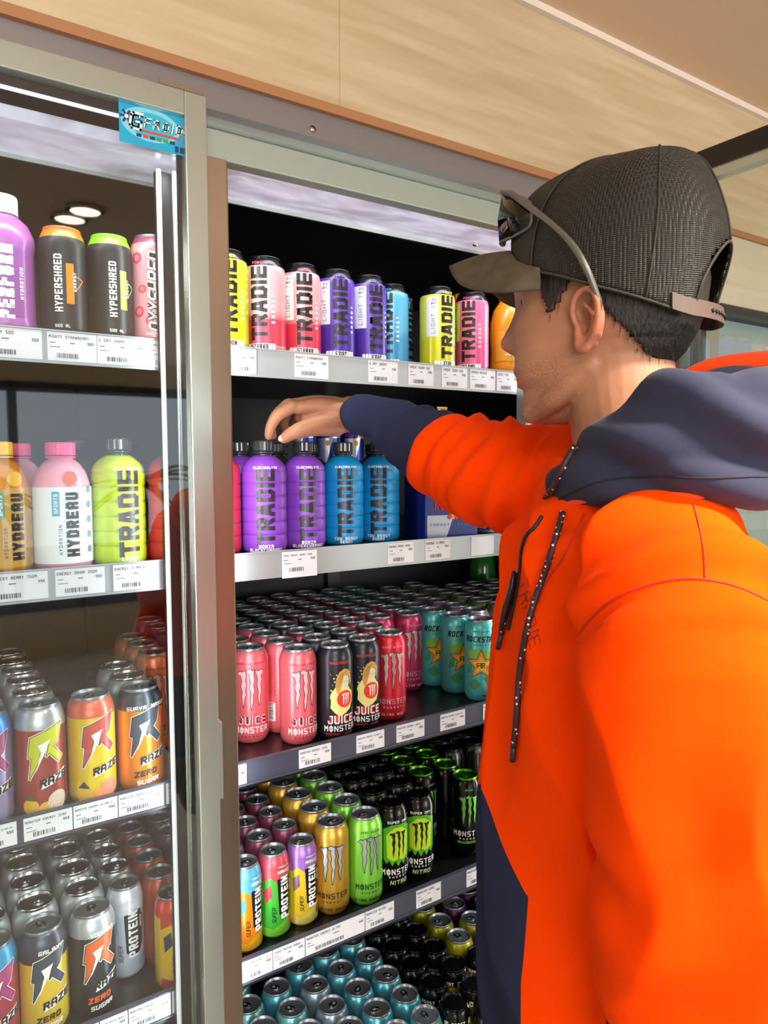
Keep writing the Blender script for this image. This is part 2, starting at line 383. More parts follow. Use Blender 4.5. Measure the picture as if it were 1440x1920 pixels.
# vertical LED tube beside the mullion, left bay
led = pm('led_tube', 'ffffff', .4, emit=(.85, .93, 1), es=.35)
MB().tube([(.3245, 1.045, .2), (.3245, 1.045, 1.86)], .0036, 10).build('led_tube', led, fr, rel=True)
MB().tube([(.345, 1.04, .2), (.345, 1.04, 1.86)], .0035, 8).build('gasket_strip', M_alu, fr, rel=True)
part('led_channel', [((.322, 1.05, .2), (.352, 1.06, 1.86))], M_seal)
for x in (.52, 1.0):
    MB().tube([(x, .957, 1.928), (x, .952, 1.928)], .005, 12).build('screw', M_chrome, fr, rel=True)
o = at(908, 411, Y=1.06); MB().ellipsoid((o.x, 1.085, 1.866), ((.006, 0, 0), (0, .006, 0), (0, 0, .004)), 12, 6).build('screw', M_chrome, fr, rel=True)

# ------------------------------------------------------------------ sliding glass door, left bay
sd = empty('sliding_door', (.05, .965, .1), 'sliding glass door with pale aluminium frame and blue sticker, in front of the left bay', 'door')
part('door_frame', [((.331, .95, .10), (.3605, .972, 1.930)), ((-.80, .95, 1.899), (.331, .972, 1.930)), ((-.80, .95, .10), (-.77, .972, 1.899)), ((-.77, .95, .10), (.331, .972, .13))], M_alu, sd, bev=.0015)
part('glass_pane', [((-.772, .960, .128), (.3315, .966, 1.901))], M_glass, sd)
part('seal', [((.3255, .9665, .13), (.331, .972, 1.9)), ((-.77, .9665, 1.889), (.3255, .972, 1.899))], M_seal, sd)
part('roller_guide', [((.30, .952, 1.931), (.358, .97, 1.938)), ((.362, .956, 1.935), (.38, .968, 1.950))], M_chrome, sd)
part('door_pull', [((.3605, .951, .98), (.3655, .97, 1.09))], M_alu, sd)
# sticker on the glass
st = Flat(); q0 = at(222, 185, Y=.959); q1 = at(347, 290, Y=.959); sw_, sh_ = .1, .056
cx, cz = (q0.x+q1.x)/2, (q0.z+q1.z)/2; hw, hh = (q1.x-q0.x)/2, .0265
st.rect(-hw, -hh, hw, hh, 0)
st.disc(-hw*.05, .002, hw*.9, 1, 1, 30, hh*.78); st.disc(0, .001, hw*.7, 2, 2, 30, hh*.6)
for k in range(6):
    a = k*PI/3; st.stroke((-hw*.78, .006), (-hw*.78+.007*math.cos(a), .006+.007*math.sin(a)), .003, 3, 3)
st.disc(-hw*.78, .006, .0025, 4, 4)
for lay, ww, mm in ((3, .24, 6), (4, .13, 4)):
    st.text('G', -hw*.5, .003, .022, mm, lay, .75, ww, slant=.15)
    st.text("'FROID", hw*.27, .004, .0125, mm, lay, .66, ww, slant=.2, gap=.26)
st.rect(-hw*.4, -.0085, hw*.85, -.0055, 5, 4); 
for k in range(6): st.rect(-hw*.5+k*.0085, -.0155, -hw*.5+k*.0085+.0065, -.0115, (3, 5, 3, 7, 7, 3)[k], 4)
st.rect(hw*.68, -hh*.92, hw*.8, -hh*.62, 3, 4); st.rect(hw*.84, -hh*.92, hw*.96, -hh*.62, 3, 4)
me = st.mesh('sticker', [pm('sticker_teal', '1fa6cf', .35), pm('sticker_pale', '7fd0e6', .35), pm('sticker_mid', '2fb4d8', .35), pm('sticker_navy', '17406e', .35), pm('sticker_white', 'f4f6f6', .35), pm('sticker_red', 'd8472e', .35), pm('sticker_black', '10202c', .35), pm('sticker_green', '3f9a52', .35)], step=.00012)
s_ = child('sticker', me, sd, Vector((cx, .9598, cz))-sd.location)
s_['label'] = 'small blue logo sticker in the top corner'

# ------------------------------------------------------------------ shelves
RAILY = 1.065
SH = {1: (1.622, 1.628, 1.586), 2: (1.300, 1.308, 1.267), 3: (.958, .973, .937), 4: (.622, .645, .606)}
WORD = {1: 'top', 2: 'second', 3: 'third', 4: 'fourth'}
BAY = {'left': (FR0, .388), 'right': (.392, FR1)}
for n, (fz, t, b) in SH.items():
    for bay, (x0, x1) in BAY.items():
        e = empty('fridge_shelf', ((x0+x1)/2, 1.4, fz), f'black steel {WORD[n]} shelf of the {bay} bay, behind its price rail', 'shelf')
        part('shelf_plate', [((x0, 1.075, fz-.012), (x1, 1.70, fz)), ((x0, 1.078, fz-.034), (x1, 1.095, fz-.012))], M_blackp, e)
        part('price_rail', [((x0, RAILY, b), (x1, RAILY+.008, t)), ((x0, RAILY-.002, b-.002), (x1, RAILY+.002, b+.001)), ((x0, RAILY-.002, t-.001), (x1, RAILY+.002, t+.001))], M_slate if (n > 2) else M_rail, e)
for bay, (x0, x1) in BAY.items():
    e = empty('fridge_deck', ((x0+x1)/2, 1.4, .16), f'black bottom deck of the {bay} bay', 'shelf')
    part('deck_plate', [((x0, 1.0, .162), (x1, 1.70, .237))], M_blackp, e)

# price cards
TXT = {1: ['SPORT BRICKY 500', 'MIGHTY STRAWBERRY', 'G DAY GRAPE', 'TRADIE SUGAR 500', 'TRADIE ZERO 500', 'TRADIE REVIVE', 'JUICE 750'], 2: ['SPORT BRICKY BERRY 750M', 'ENERGY DRINK 250M', 'ENERGY 4 PACK'],
       3: ['MONSTER ENERGY ULTRA PA', 'MONSTER ENERGY ZERO', 'MONSTER ENERGY ULTRA V', 'MONSTER ENERGY JUICE'], 4: ['SUPER PROTEIN 330', 'SUPER PROTEIN MANGO', 'MONSTER ENERGY ULTRA', 'MONSTER NITRO', 'MONSTER ZERO', 'MONSTER']}
CARDS = [('right', 1, [(437, 480), (552, 615), (690, 745), (765, 812), (828, 875), (881, 928), (931, 972)]),
         ('right', 2, [(527, 592), (727, 775), (797, 843), (883, 925)]),
         ('right', 3, [(446, 461), (560, 620), (668, 720), (743, 795), (825, 871), (905, 940)]),
         ('right', 4, [(446, 509), (510.5, 570), (571.5, 683), (684.5, 738), (780, 826), (874, 920)]),
         ('left', 1, [(-60, 80), (90, 182), (183.5, 275), (278, 345)]),
         ('left', 2, [(-50, 88), (102, 195), (211, 295)]),
         ('left', 3, [(-50, 25), (38, 131), (133, 217), (219, 304), (309, 350)]),
         ('left', 4, [(60, 178), (180, 233), (235, 315), (318, 352)])]
ordw = ['first', 'second', 'third', 'fourth', 'fifth', 'sixth', 'seventh']
for bay, n, spans in CARDS:
    fz, t, b = SH[n]
    for i, (a, bb) in enumerate(spans):
        yy = {1: 690, 2: 1045, 3: 1400, 4: 1700}[n]
        x0 = at(a, yy, Y=RAILY).x; x1 = at(bb, yy, Y=RAILY).x
        dz = -.006 if (n == 2 and bay == 'right' and i == 0) else 0
        blank = (n == 2 and bay == 'right' and i == 3)
        w = x1-x0; cxx = (x0+x1)/2
        root = wbox('price_card', (-w/2, 0, b+.002-fz+dz), (w/2, .0008, t-.002-fz), M_card)
        root.location = (cxx, RAILY-.0012-(.003 if dz else 0), fz)
        tag(root, ('blank white price card' if blank else 'white barcoded price card')+f' on the {WORD[n]} rail, {bay} bay, {ordw[i]} from left', 'price card', 'price cards on the shelf rails')
        if blank: continue
        f = Flat(); top = t-fz-.004
        tx = TXT[n][i % len(TXT[n])]
        f.text(tx, -w/2+.002, top-.006, min(.0042, w*.9/len(tx)/.85), 0, 0, .6, .16, .2, center=False)
        f.rect(-w/2+.003, top-.0125, -w/2+.010, top-.0115, 0); f.rect(-w*.05, top-.0125, w*.05, top-.0112, 0)
        f.text('550', w/2-.008, top-.011, .0036, 0, 0, .6, .2, .2)
        f.rect(-w/2+.003, top-.018, -w/2+.016, top-.0172, 0)
        xx = -w/2+.004+w*.12
        rnd = random.Random(i*7+n)
        while xx < -w/2+w*.62:
            ww = rnd.choice((.0006, .0011, .0018)); f.rect(xx, b-fz+.006, xx+ww, b-fz+.0125, 0); xx += ww+rnd.choice((.0008, .0013))
        child('printing', f.mesh('printing', [M_ink]), root)

# small yellow pack tag clipped under the top shelf
q = at(829, 771, Y=1.08)
f = Flat(); f.rect(-.012, -.010, .012, .008, 0); f.text('4 PACK', 0, .002, .0052, 1, 1, .6, .2)
me = f.mesh('pack_tag', [pm('yellow_tag', 'e8c23c', .5), pm('tag_brown', '6b3a12', .5)])
pt = bpy.data.objects.new('pack_tag', me); C.objects.link(pt); pt.location = (q.x, 1.08, q.z)
md = pt.modifiers.new('thick', 'SOLIDIFY'); md.thickness = .0004
tag(pt, 'small yellow pack tag hanging under the top shelf above the sleeve', 'tag')

# ------------------------------------------------------------------ glazed unit and black glass door at the right
bx = 1.262
dr = empty('swing_door', (bx, .9, 0), 'black-topped glass door with silver lower strip, standing open at the far right', 'door')
part('top_rail', [((bx, -.55, 1.985), (bx+.035, .935, 2.022))], pm('black_door_rail', '1c1517', .4), dr)
part('silver_strip', [((bx+.004, -.55, 1.968), (bx+.03, .935, 1.985))], M_alu, dr)
part('glass_pane', [((bx+.014, -.53, .05), (bx+.020, .92, 1.97))], M_glass, dr)
part('bottom_rail', [((bx, -.55, 0), (bx+.035, .935, .05))], pm('black_door_rail', '1c1517', .4), dr)
struct('wall_unit_header', (1.54, .952, 1.80), (4.5, .972, 1.9545), M_wallc)
struct('trim_3', (1.54, .945, 1.782), (4.5, .972, 1.80), pm('dark_trim', '3a3634', .4))
struct('window_2', (1.56, 1.0, .1), (4.5, 1.006, 1.782), pm('pale_reflection_pane', 'a9b8b4', .12, .1))  # blurred reflections in the glass painted as an even pale colour
m2 = MB()
for x in (1.54, 2.3, 3.0): m2.box((x, .98, .0), (x+.05, 1.0, 1.782))
tag(m2.build('trim_4', M_alu), kind='structure')

# potted palms outside the shopfront, seen only as reflections in the door glass
M_leaf = noisy(pm('palm_leaf', '6d8f3a', .6), '4f7a2c', 'b5a24a', (1, 1, 1), 4)
for i, (x, y, h) in enumerate([(.7, -5.0, 1.55), (2.1, -5.6, 1.7), (3.5, -5.0, 1.5)]):
    e = empty('palm', (x, y, 0), f'potted palm on the pavement outside the shopfront, {("left", "middle", "right")[i]} one', 'plant', 'palms outside the shopfront')
    MB().lathe([(.13, 0), (.18, .32), (.165, .32), (.16, .28)], 20).build('pot', pm('clay_pot', '6b5a4c', .8), e)
    MB().tube([(0, 0, .25), (.02, .01, h*.6), (0, 0, h*.72)], [.035, .028, .02], 10).build('trunk', pm('palm_trunk', '5a4630', .9), e)
    lf = MB(); rr = random.Random(i)
    for k in range(16):
        a = rr.uniform(0, 2*PI); L = rr.uniform(.45, .7); el = rr.uniform(.1, 1.1); px_ = []
        for t in range(7):
            s = t/6; px_.append((math.cos(a)*L*s, math.sin(a)*L*s, h*.72+L*s*math.sin(el)-.55*L*s*s))
        w = [.004, .04, .055, .05, .04, .025, .004]; n_ = (-math.sin(a), math.cos(a))
        vs = []
        for p, ww in zip(px_, w): vs += [(p[0]-n_[0]*ww, p[1]-n_[1]*ww, p[2]-.02), p, (p[0]+n_[0]*ww, p[1]+n_[1]*ww, p[2]-.02)]
        fs = []
        for t in range(6): fs += [(t*3, t*3+1, t*3+4, t*3+3), (t*3+1, t*3+2, t*3+5, t*3+4)]
        lf.add(vs, fs, 0, True)
    lf.build('fronds', M_leaf, e)
struct('pavement', (-8, -12, -.05), (9, -4.06, -.001), pm('pavement_concrete', 'b8b2a8', .8))
# ================================================================== drinks
CLAW = [[(-.5,.88),(-.42,.93),(-.3,.92),(-.2,.96),(-.17,.85),(-.2,.7),(-.16,.6),(-.21,.45),(-.18,.35),(-.24,.2),(-.27,0),(-.33,.25),(-.3,.4),(-.36,.55),(-.31,.7),(-.36,.82),(-.42,.84)],
        [(-.15,.95),(-.02,1),(.08,.94),(.13,.97),(.1,.85),(.14,.7),(.09,.58),(.13,.42),(.07,.3),(.08,.15),(0,-.08),(-.02,.2),(.02,.35),(-.04,.5),(0,.65),(-.05,.8),(-.02,.88),(-.12,.9)],
        [(.17,.95),(.3,.93),(.42,.96),(.5,.9),(.42,.84),(.38,.8),(.41,.7),(.36,.55),(.4,.4),(.34,.25),(.32,.02),(.26,.25),(.29,.4),(.23,.55),(.27,.7),(.22,.85)]]
def claw(f, x, y, w, h, fill, line, layer=2, lw=.0012):
    for c in CLAW:
        pts = [(x+a*w, y+b*h) for a, b in c]
        if line is not None: f.line(pts, lw*2, line, layer-1, True)
        f.poly(pts, fill, layer)
RB = [(.08,.80),(.98,1.06),(.84,.64),(.70,.55),(1.0,.27),(.86,.18),(.58,.42),(.50,.36),(.60,.66),(.40,.60),(.30,.36),(.36,.35),(.02,-.12),(.10,.34),(.0,.36)]
def bolt_r(f, x, y, w, h, fill, edge, rim, layer=3):
    pts = [(x+(a-.5)*w, y+b*h) for a, b in RB]
    f.line(pts, .0042, rim, layer-2, True); f.line(pts, .0022, edge, layer-1, True); f.poly(pts, fill, layer)
    b = [(x+(a-.5)*w, y+b_*h) for a, b_ in ((.28,.62),(.62,.72),(.50,.50),(.20,.02),(.36,.46))]
    f.poly(b, rim, layer+1)
def star(f, x, y, r, m, layer, k=.42):
    f.poly([(x+(r if i % 2 == 0 else r*k)*math.sin(i*PI/5), y+(r if i % 2 == 0 else r*k)*math.cos(i*PI/5)) for i in range(10)], m, layer)
def barcode(f, x, y, w, h, mw, mk, layer=1):
    f.rect(x-w/2, y-h/2, x+w/2, y+h/2, mw, layer); t = y-h/2+.002; rr = random.Random(3)
    while t < y+h/2-.002: d = rr.choice((.0005, .0009, .0014)); f.rect(x-w*.35, t, x+w*.35, t+d, mk, layer+1); t += d+.0011
def fine(f, x, y, w, n, m, layer=1, dy=.0022, th=.0007):
    rr = random.Random(int(n*7))
    for i in range(n):
        a = x-w/2
        while a < x+w/2-.002: l = rr.uniform(.002, .005); f.rect(a, y-i*dy, min(a+l, x+w/2), y-i*dy+th, m, layer); a += l+.0012

def can_meshes(name, R, h, body, bands=(), lid=None, neck=None, art=None, artm=(), rough=.3, metal=.55, tab=None):
    """bands: (z fraction up to which the colour holds, material); body the main colour"""
    prof = [(.70*R, .002), (.80*R, .0), (.86*R, .003), (.97*R, .010), (R, .016)]
    st_ = h-.026; zs = [.016+(st_-.016)*i/6 for i in range(1, 7)]
    prof += [(R, z) for z in zs] + [(.985*R, h-.021), (.94*R, h-.015), (.875*R, h-.009), (.82*R, h-.0055), (.795*R, h-.0045)]
    mats = [body]+[b[1] for b in bands]
    # cut the profile at the band edges
    P = list(prof)
    for b in bands:
        z = b[0]*h
        for i in range(len(P)-1):
            if P[i][1] < z < P[i+1][1] and P[i+1][1]-P[i][1] > .0005:
                t = (z-P[i][1])/(P[i+1][1]-P[i][1]); P.insert(i+1, (P[i][0]+t*(P[i+1][0]-P[i][0]), z)); break
    mb = MB()
    n = 36
    def bandof(z):
        for k, b in enumerate(sorted(bands, key=lambda q: q[0])):
            if b[2] == 'below' and z < b[0]*h: return 1+list(bands).index(b)
        for k, b in enumerate(sorted(bands, key=lambda q: -q[0])):
            if b[2] == 'above' and z > b[0]*h: return 1+list(bands).index(b)
        return 0
    vs = []
    for (r, z) in P:
        for i in range(n): vs.append((r*math.sin(2*PI*i/n), -r*math.cos(2*PI*i/n), z))
    mb.v = vs
    for j in range(len(P)-1):
        m = bandof((P[j][1]+P[j+1][1])/2)
        for i in range(n):
            mb.f.append((j*n+i, j*n+(i+1) % n, (j+1)*n+(i+1) % n, (j+1)*n+i)); mb.m.append(m); mb.sm.append(True)
    mb.f.append(tuple(range(n))[::-1]); mb.m.append(0); mb.sm.append(False)
    me_b = MB.build(mb, name, mats); b = me_b.data; bpy.data.objects.remove(me_b)
    l = MB().lathe([(.795*R, h-.0047), (.80*R, h-.0025), (.79*R, h-.0006), (.775*R, h), (.755*R, h-.0012), (.745*R, h-.006), (.70*R, h-.0068), (.68*R, h-.0050)], 32, capb=False)
    lo = l.build('lid', lid or M_lid); lm = lo.data; bpy.data.objects.remove(lo)
    t = MB()
    rr = []; ex = .32*R; zt = h-.0042
    oval = [(ex*.95*math.cos(a)*.62, ex*.9*math.sin(a)+ex*.35) for a in [2*PI*i/16 for i in range(16)]]
    inn = [(x*.55, (y-ex*.35)*.5+ex*.55) for x, y in oval]
    nn = len(oval)
    vs = [(x, y, zt+.0010) for x, y in oval]+[(x, y, zt+.0010) for x, y in inn]+[(x, y, zt-.0006) for x, y in oval]+[(x, y, zt-.0006) for x, y in inn]
    fs = []
    for i in range(nn):
        j = (i+1) % nn
        fs += [(i, j, nn+j, nn+i), (2*nn+i, 3*nn+i, 3*nn+j, 2*nn+j), (i, 2*nn+i, 2*nn+j, j), (nn+i, nn+j, 3*nn+j, 3*nn+i)]
    t.add(vs, fs); t.lathe([(.0022, 0), (.0022, .0015)], 12, c=(0, -ex*.1, zt))
    to = t.build('pull_tab', tab or M_tab); tm = to.data; bpy.data.objects.remove(to)
    am = None
    if art:
        f = Flat(); art(f, R, h); am = f.mesh('printed_label', list(artm), R=R, base=.0003, step=.00018)
    return dict(body=b, lid=lm, tab=tm, art=am)
def cm(name, c, metal=.35, rough=.3): return pm(name, c, rough, metal, .5)

KIND = {}
K_, W_, = pm('print_black', '101012', .35), pm('print_white', 'f4f4f2', .35)
def kind(key, *a, **k): KIND[key] = can_meshes('body', *a, **k)
# --- tall claw-logo cans
def monster(flav, fill_line=True, sub='ENERGY', juice=False, top='', low='', lw=.0010):
    def art(f, R, h):
        claw(f, 0, h*.40, .047, h*.40, 2, 0 if fill_line else None, 2, lw)
        if top: f.text(top, 0, h*.855, .0036, 3, 1, .75, .16, .35)
        if juice:
            f.text('JUICE', .002, h*.255, .015, 0, 1, .62, .30, .16); f.text('JUICE', .002, h*.255, .015, 4, 2, .62, .17, .16)
        y = h*(.155 if juice else .235)
        f.text('MO|NSTER', .001, y, .0105, 1, 3, .66, .15, .2)
        f.text(sub, 0, y-.0115, .0036, 3, 3, .9, .18, .9)
        if low: f.text(low, 0, h*.085, .0045, 3, 3, .8, .18, .3)
        # back of the can: fine print and a barcode
        fine(f, PI*R*.95, h*.86, .026, 34, 5, 1); barcode(f, PI*R*.95, h*.25, .022, .034, 1, 6, 1)
    return art
def mmats(line, word, fill, small, juice=None): return [line, word, fill, small, juice or word, small, K_]
pink = cm('can_coral_pink', 'f2707a'); pinkl = cm('print_pale_pink', 'f6b6bc', .1)
kind('punch', .033, .168, pink, (), art=monster('', juice=True, top='PIPELINE PUNCH'), artm=mmats(pm('print_maroon', '4a1622', .4), W_, pinkl, pm('print_darkred', '9a2f3c', .4), pinkl))
dark = cm('can_charcoal_navy', '23262f', .3)
def radiance(f, R, h):
    rr = random.Random(5)
    f.poly([(.004+(.021+.004*rr.random())*math.cos(t), h*.43+h*(.145+.03*rr.random())*math.sin(t)) for t in [2*PI*i/26 for i in range(26)]], 7, 0)   # glowing ground
    for i in range(26): f.disc(-.018+.034*rr.random(), h*(.50+.22*rr.random()), .0007+.0008*rr.random(), 7, 1, 6)
    f.disc(.010, h*.625, .0085, 9, 1, 20, h*.068)
    hair = [(-.006, .50), (-.009, .58), (-.007, .67), (-.001, .735), (.008, .765), (.017, .745), (.022, .69), (.023, .62), (.0205, .56), (.0195, .63), (.0165, .685), (.0115, .70), (.006, .675), (.0035, .62), (.001, .56), (-.002, .50)]
    f.poly([(a, h*b) for a, b in hair], 8, 2)
    for k in range(4): f.line([(-.006+.003*k, h*(.56+.02*k)), (-.004+.003*k, h*(.66+.015*k)), (.002+.004*k, h*(.72+.006*k))], .0006, 11, 3)
    f.line([(.006, h*.625), (.010, h*.63)], .0007, 11, 3); f.line([(.013, h*.63), (.017, h*.625)], .0007, 11, 3)
    f.disc(.009, h*.44, .0155, 10, 2, 22); claw(f, .010, h*.375, .016, h*.13, 1, None, 3)
    f.text('RADIANCE', 0, h*.83, .0048, 10, 1, .75, .16, .3)
    f.text('JUICE', .002, h*.225, .015, 10, 3, .62, .30, .16); f.text('JUICE', .002, h*.225, .015, 1, 4, .62, .14, .16)
    f.text('MO|NSTER', .001, h*.13, .0105, 1, 3, .66, .15, .2); f.text('ENERGY JUICE', 0, h*.07, .0034, 10, 3, .9, .18, .5)
kind('radiance', .033, .168, dark, (), art=radiance, artm=mmats(K_, W_, W_, W_)+[pm('print_glow_yellow', 'e9e08a', .4), pm('print_blond', 'c99a4c', .4), pm('print_skin', 'd8d3b4', .4), pm('print_red', 'df3d2c', .35), pm('print_hair_line', '7a5520', .4)])
red = cm('can_ultra_red', 'd02a3e', .5); kind('ultrared', .033, .168, red, (), art=monster('', top='ZERO SUGAR', low='ULTRA RED'), artm=mmats(pm('print_maroon2', '5a0f1c', .4), pm('print_silverpink', 'd8a7ac', .3, .5), pm('print_silver', 'c9b2b4', .3, .6), pm('print_palered', 'f0a9ae', .3)))
mag = cm('can_ultra_rose', 'b73a66', .5); kind('ultrarose', .033, .168, mag, (), art=monster('', top='ZERO SUGAR', low='ULTRA ROSA'), artm=mmats(pm('print_maroon3', '4b1230', .4), MC['print_silverpink'], MC['print_silver'], MC['print_palered']))
kind('wine', .033, .168, cm('can_wine', '7c2b44', .5), ()); kind('darkred', .033, .168, cm('can_dark_red', '8f2f3c', .4), ())
kind('charcoal', .033, .168, dark, ())
kind('mauve', .033, .168, cm('can_mauve_silver', 'a58aa2', .6), ()); kind('olive', .033, .168, cm('can_pale_olive', '8ea06e', .5), ())
kind('brown', .033, .168, cm('can_brown_silver', '7e665c', .6), ())
teal = cm('can_aqua', '59cdd0', .35)
def rockstar(f, R, h):
    f.poly([(-.03, h*.62), (-.010, h*.66), (.03, h*.60), (.03, h*.52), (-.03, h*.54)], 4, 0)
    f.poly([(-.028, h*.22), (-.012, h*.30), (.0, h*.22), (-.014, h*.14)], 5, 0); f.poly([(.004, h*.30), (.03, h*.36), (.03, h*.16), (.016, h*.20)], 5, 0)
    f.poly([(-.03, h*.44), (-.018, h*.50), (-.02, h*.36), (-.032, h*.34)], 5, 0)
    star(f, 0, h*.46, .033, 0, 1, .46); star(f, 0, h*.46, .030, 2, 2, .46); star(f, 0, h*.455, .019, 6, 3, .5)
    f.text('R', .0045, h*.455, .011, 0, 4, .62, .15); f.text('R', -.0045, h*.455, .011, 0, 4, -.62, .15)
    f.text('ROCKSTAR', 0, h*.775, .0125, 0, 1, .55, .19, .14, .2); f.text('ENERGY', 0, h*.705, .0035, 0, 1, .8, .15, .9)
    f.text('ZERO SUGAR', 0, h*.87, .0032, 0, 1, .8, .16, .3); f.text('500 ML', .012, h*.08, .004, 0, 1)
kind('rockstar', .033, .168, teal, (), art=rockstar, artm=[K_, W_, pm('print_orange', 'f09a22', .35), K_, pm('print_leaf', '7fc24a', .4), pm('print_green2', '3f9f63', .4), pm('print_yellow', 'f7cf3a', .35)])
kind('teal', .033, .168, cm('can_dark_teal', '3c8f8d', .5), ())
# --- fourth shelf
gold = cm('can_gold', 'd2a23c', .55); kind('gold', .033, .168, gold, (), art=monster('', low='ULTRA GOLD', lw=.0012), artm=mmats(K_, pm('print_darkbrown', '3a2a12', .4), pm('print_steel', 'b9bac4', .3, .5), pm('print_darkbrown', '3a2a12', .4)))
lime = cm('can_lime', '86d84a', .4); kind('lime', .033, .168, lime, (), art=monster('', top='ZERO SUGAR', low='ULTRA PARADISE', lw=.0012), artm=mmats(pm('print_darkgreen', '123a12', .4), pm('print_darkgreen', '123a12', .4), pm('print_greysilver', 'a8b0b0', .3, .5), pm('print_darkgreen', '123a12', .4)))
blk = cm('can_black', '0b0c0c', .3, .2)
def nitro(f, R, h):
    z0, z1 = h*.34, h*.80
    f.poly([(-.030, z0+.010), (-.024, z0), (-.018, z0+.007), (-.012, z0-.004), (-.006, z0+.006), (0, z0-.006), (.006, z0+.005), (.012, z0-.004), (.018, z0+.006), (.024, z0), (.030, z0+.010), (.030, z1-.008), (.012, z1), (-.012, z1), (-.030, z1-.008)], 4, 0)
    f.poly([(-.022, z0+.012), (-.010, z0+.006), (0, z0+.010), (.010, z0+.006), (.022, z0+.012), (.024, z1-.02), (.008, z1-.006), (-.008, z1-.006), (-.024, z1-.02)], 5, 1)
    claw(f, 0, h*.40, .036, h*.33, 0, None, 2)
    f.text('SUPER DRY', 0, h*.83, .005, 1, 1, .75, .18); f.text('MO|NSTER', 0, h*.245, .0115, 1, 2, .66, .17, .2)
    f.text('ENERGY', 0, h*.185, .0038, 1, 2, .9, .18, .9); f.text('NITRO', .002, h*.12, .0085, 6, 2, .8, .2, .2, .15)
kind('nitro', .033, .168, blk, (), lid=M_lidblack, tab=M_lidblack, art=nitro, artm=[K_, W_, W_, W_, pm('print_green_glow', '4fae22', .35), pm('print_limeyellow', 'bfe01c', .35), pm('print_palelime', 'd6e6a0', .35)])
gclaw = pm('print_claw_green', '6fd23e', .35)
def classic(f, R, h):
    claw(f, 0, h*.42, .042, h*.38, 2, None, 2); f.text('ENERGY', 0, h*.87, .004, 2, 1, .5, .2)
    f.text('MO|NSTER', 0, h*.31, .0115, 1, 2, .66, .17, .2); f.text('ENERGY', 0, h*.245, .004, 1, 2, .9, .18, .9)
    f.rect(-.024, h*.185, .024, h*.215, 2, 1); f.text('ZERO SUGAR', 0, h*.20, .0034, 0, 2, .8, .2)
kind('classic', .033, .168, blk, (), lid=M_lidgreen, tab=M_lidgreen, art=classic, artm=[K_, W_, gclaw])
kind('blackgreen', .033, .168, blk, ((.62, pm('can_green_print', '4f9a1e', .3, .4), 'below'),), lid=M_lidgreen, tab=M_lidgreen)
kind('blackall', .033, .168, blk, ((.93, cm('can_green_band', '1f2c16'), 'above'),), lid=M_lidblack, tab=M_lidblack)
def protein(c1, c2, c3, c4):
    def art(f, R, h):
        f.poly([(-.035, h*.85), (.035, h*.85), (.035, h*.70), (.010, h*.76), (-.004, h*.66), (-.018, h*.74), (-.035, h*.68)], 2, 0)
        f.poly([(-.035, h*.05), (.04, h*.05), (.04, h*.20), (.02, h*.28), (.004, h*.20), (-.015, h*.13), (-.035, h*.16)], 3, 0)
        f.disc(.024, h*.17, .009, 4, 1); f.poly([(-.03, h*.60), (-.018, h*.66), (-.016, h*.52), (-.028, h*.44)], 4, 1)
        f.poly([(-.004, h*.30), (-.007, h*.72), (.022, h*.74), (.023, h*.68), (.027, h*.66), (.025, h*.36), (.018, h*.27), (.004, h*.25)], 0, 1)
        f.text('PROTEIN', .007, h*.49, .0155, 0, 2, .62, .36, .15, vert=True); f.text('PROTEIN', .007, h*.49, .0155, 1, 3, .62, .22, .15, vert=True)
        f.text('SUPER', -.013, h*.30, .007, 0, 2, .7, .12, .1, .35, vert=True); f.text('WATER', .021, h*.60, .0045, 1, 4, .7, .16, .2, vert=True)
        f.text('MANGO', .006, h*.80, .006, 1, 2, .7, .14, .12, .3); f.text('PASSION', .006, h*.86, .0032, 1, 2, .8, .16, .2)
    return art
def prot(key, body, top, low, c4, neck):
    kind(key, .0285, .150, body, ((.80, neck, 'above'),), art=protein(0, 0, 0, 0), artm=[K_, W_, neck, low, c4])
prot('protein_orange', cm('can_orange', 'ef8a1e'), 0, cm('can_yellow_mango', 'f2b52a'), cm('can_leaf_teal', '3f9aa0'), cm('can_skyblue', '5fb4dc'))
prot('protein_green', cm('can_vivid_green', '46b83c'), 0, cm('can_leaf_lime', '7ccf3a'), cm('can_melon_red', 'd83a4e'), cm('can_watermelon', 'd2545e'))
prot('protein_yellow', cm('can_yellow', 'e8c62e'), 0, cm('can_pale_yellow', 'e4d468'), cm('can_figpurple', '8f6a80'), cm('can_lilac', 'a071c4'))
kind('protein_plum', .0285, .150, cm('can_plum', '8a3f5c'), ()); kind('protein_grey', .0285, .150, cm('can_slim_silver', 'a2aab0', .7), ())
# --- bottom deck
kind('iceblue', .033, .168, cm('can_ice_blue', '5fb6c8', .6), ()); kind('icegrey', .033, .168, cm('can_ice_grey', '9fb4c4', .6), ())
kind('aquaorange', .033, .168, cm('can_aqua_light', '7ec4c0', .5), (), art=lambda f, R, h: (f.poly([(-.05, h*.3), (-.052, h*.84), (-.03, h*.84), (-.034, h*.6), (-.02, h*.3)], 0, 0), f.poly([(-.04, h*.2), (-.03, h*.6), (-.02, h*.5), (-.022, h*.2)], 1, 0)), artm=[pm('print_burnt_orange', 'cf6a34', .4), pm('print_green2', '3f9f63', .4)])
kind('mustard', .033, .168, cm('can_mustard_green', 'a9a818', .4), ()); kind('purple', .033, .168, cm('can_deep_purple', '4c2350', .5), ())
def rkb(f, R, h):
    f.text('ROAST', .0, h*.86, .007, 0, 1, .6, .2); f.rect(-.028, h*.83, -.020, h*.89, 1, 1); f.rect(.022, h*.83, .029, h*.89, 1, 1); f.rect(.0238, h*.845, .0272, h*.875, 2, 2)
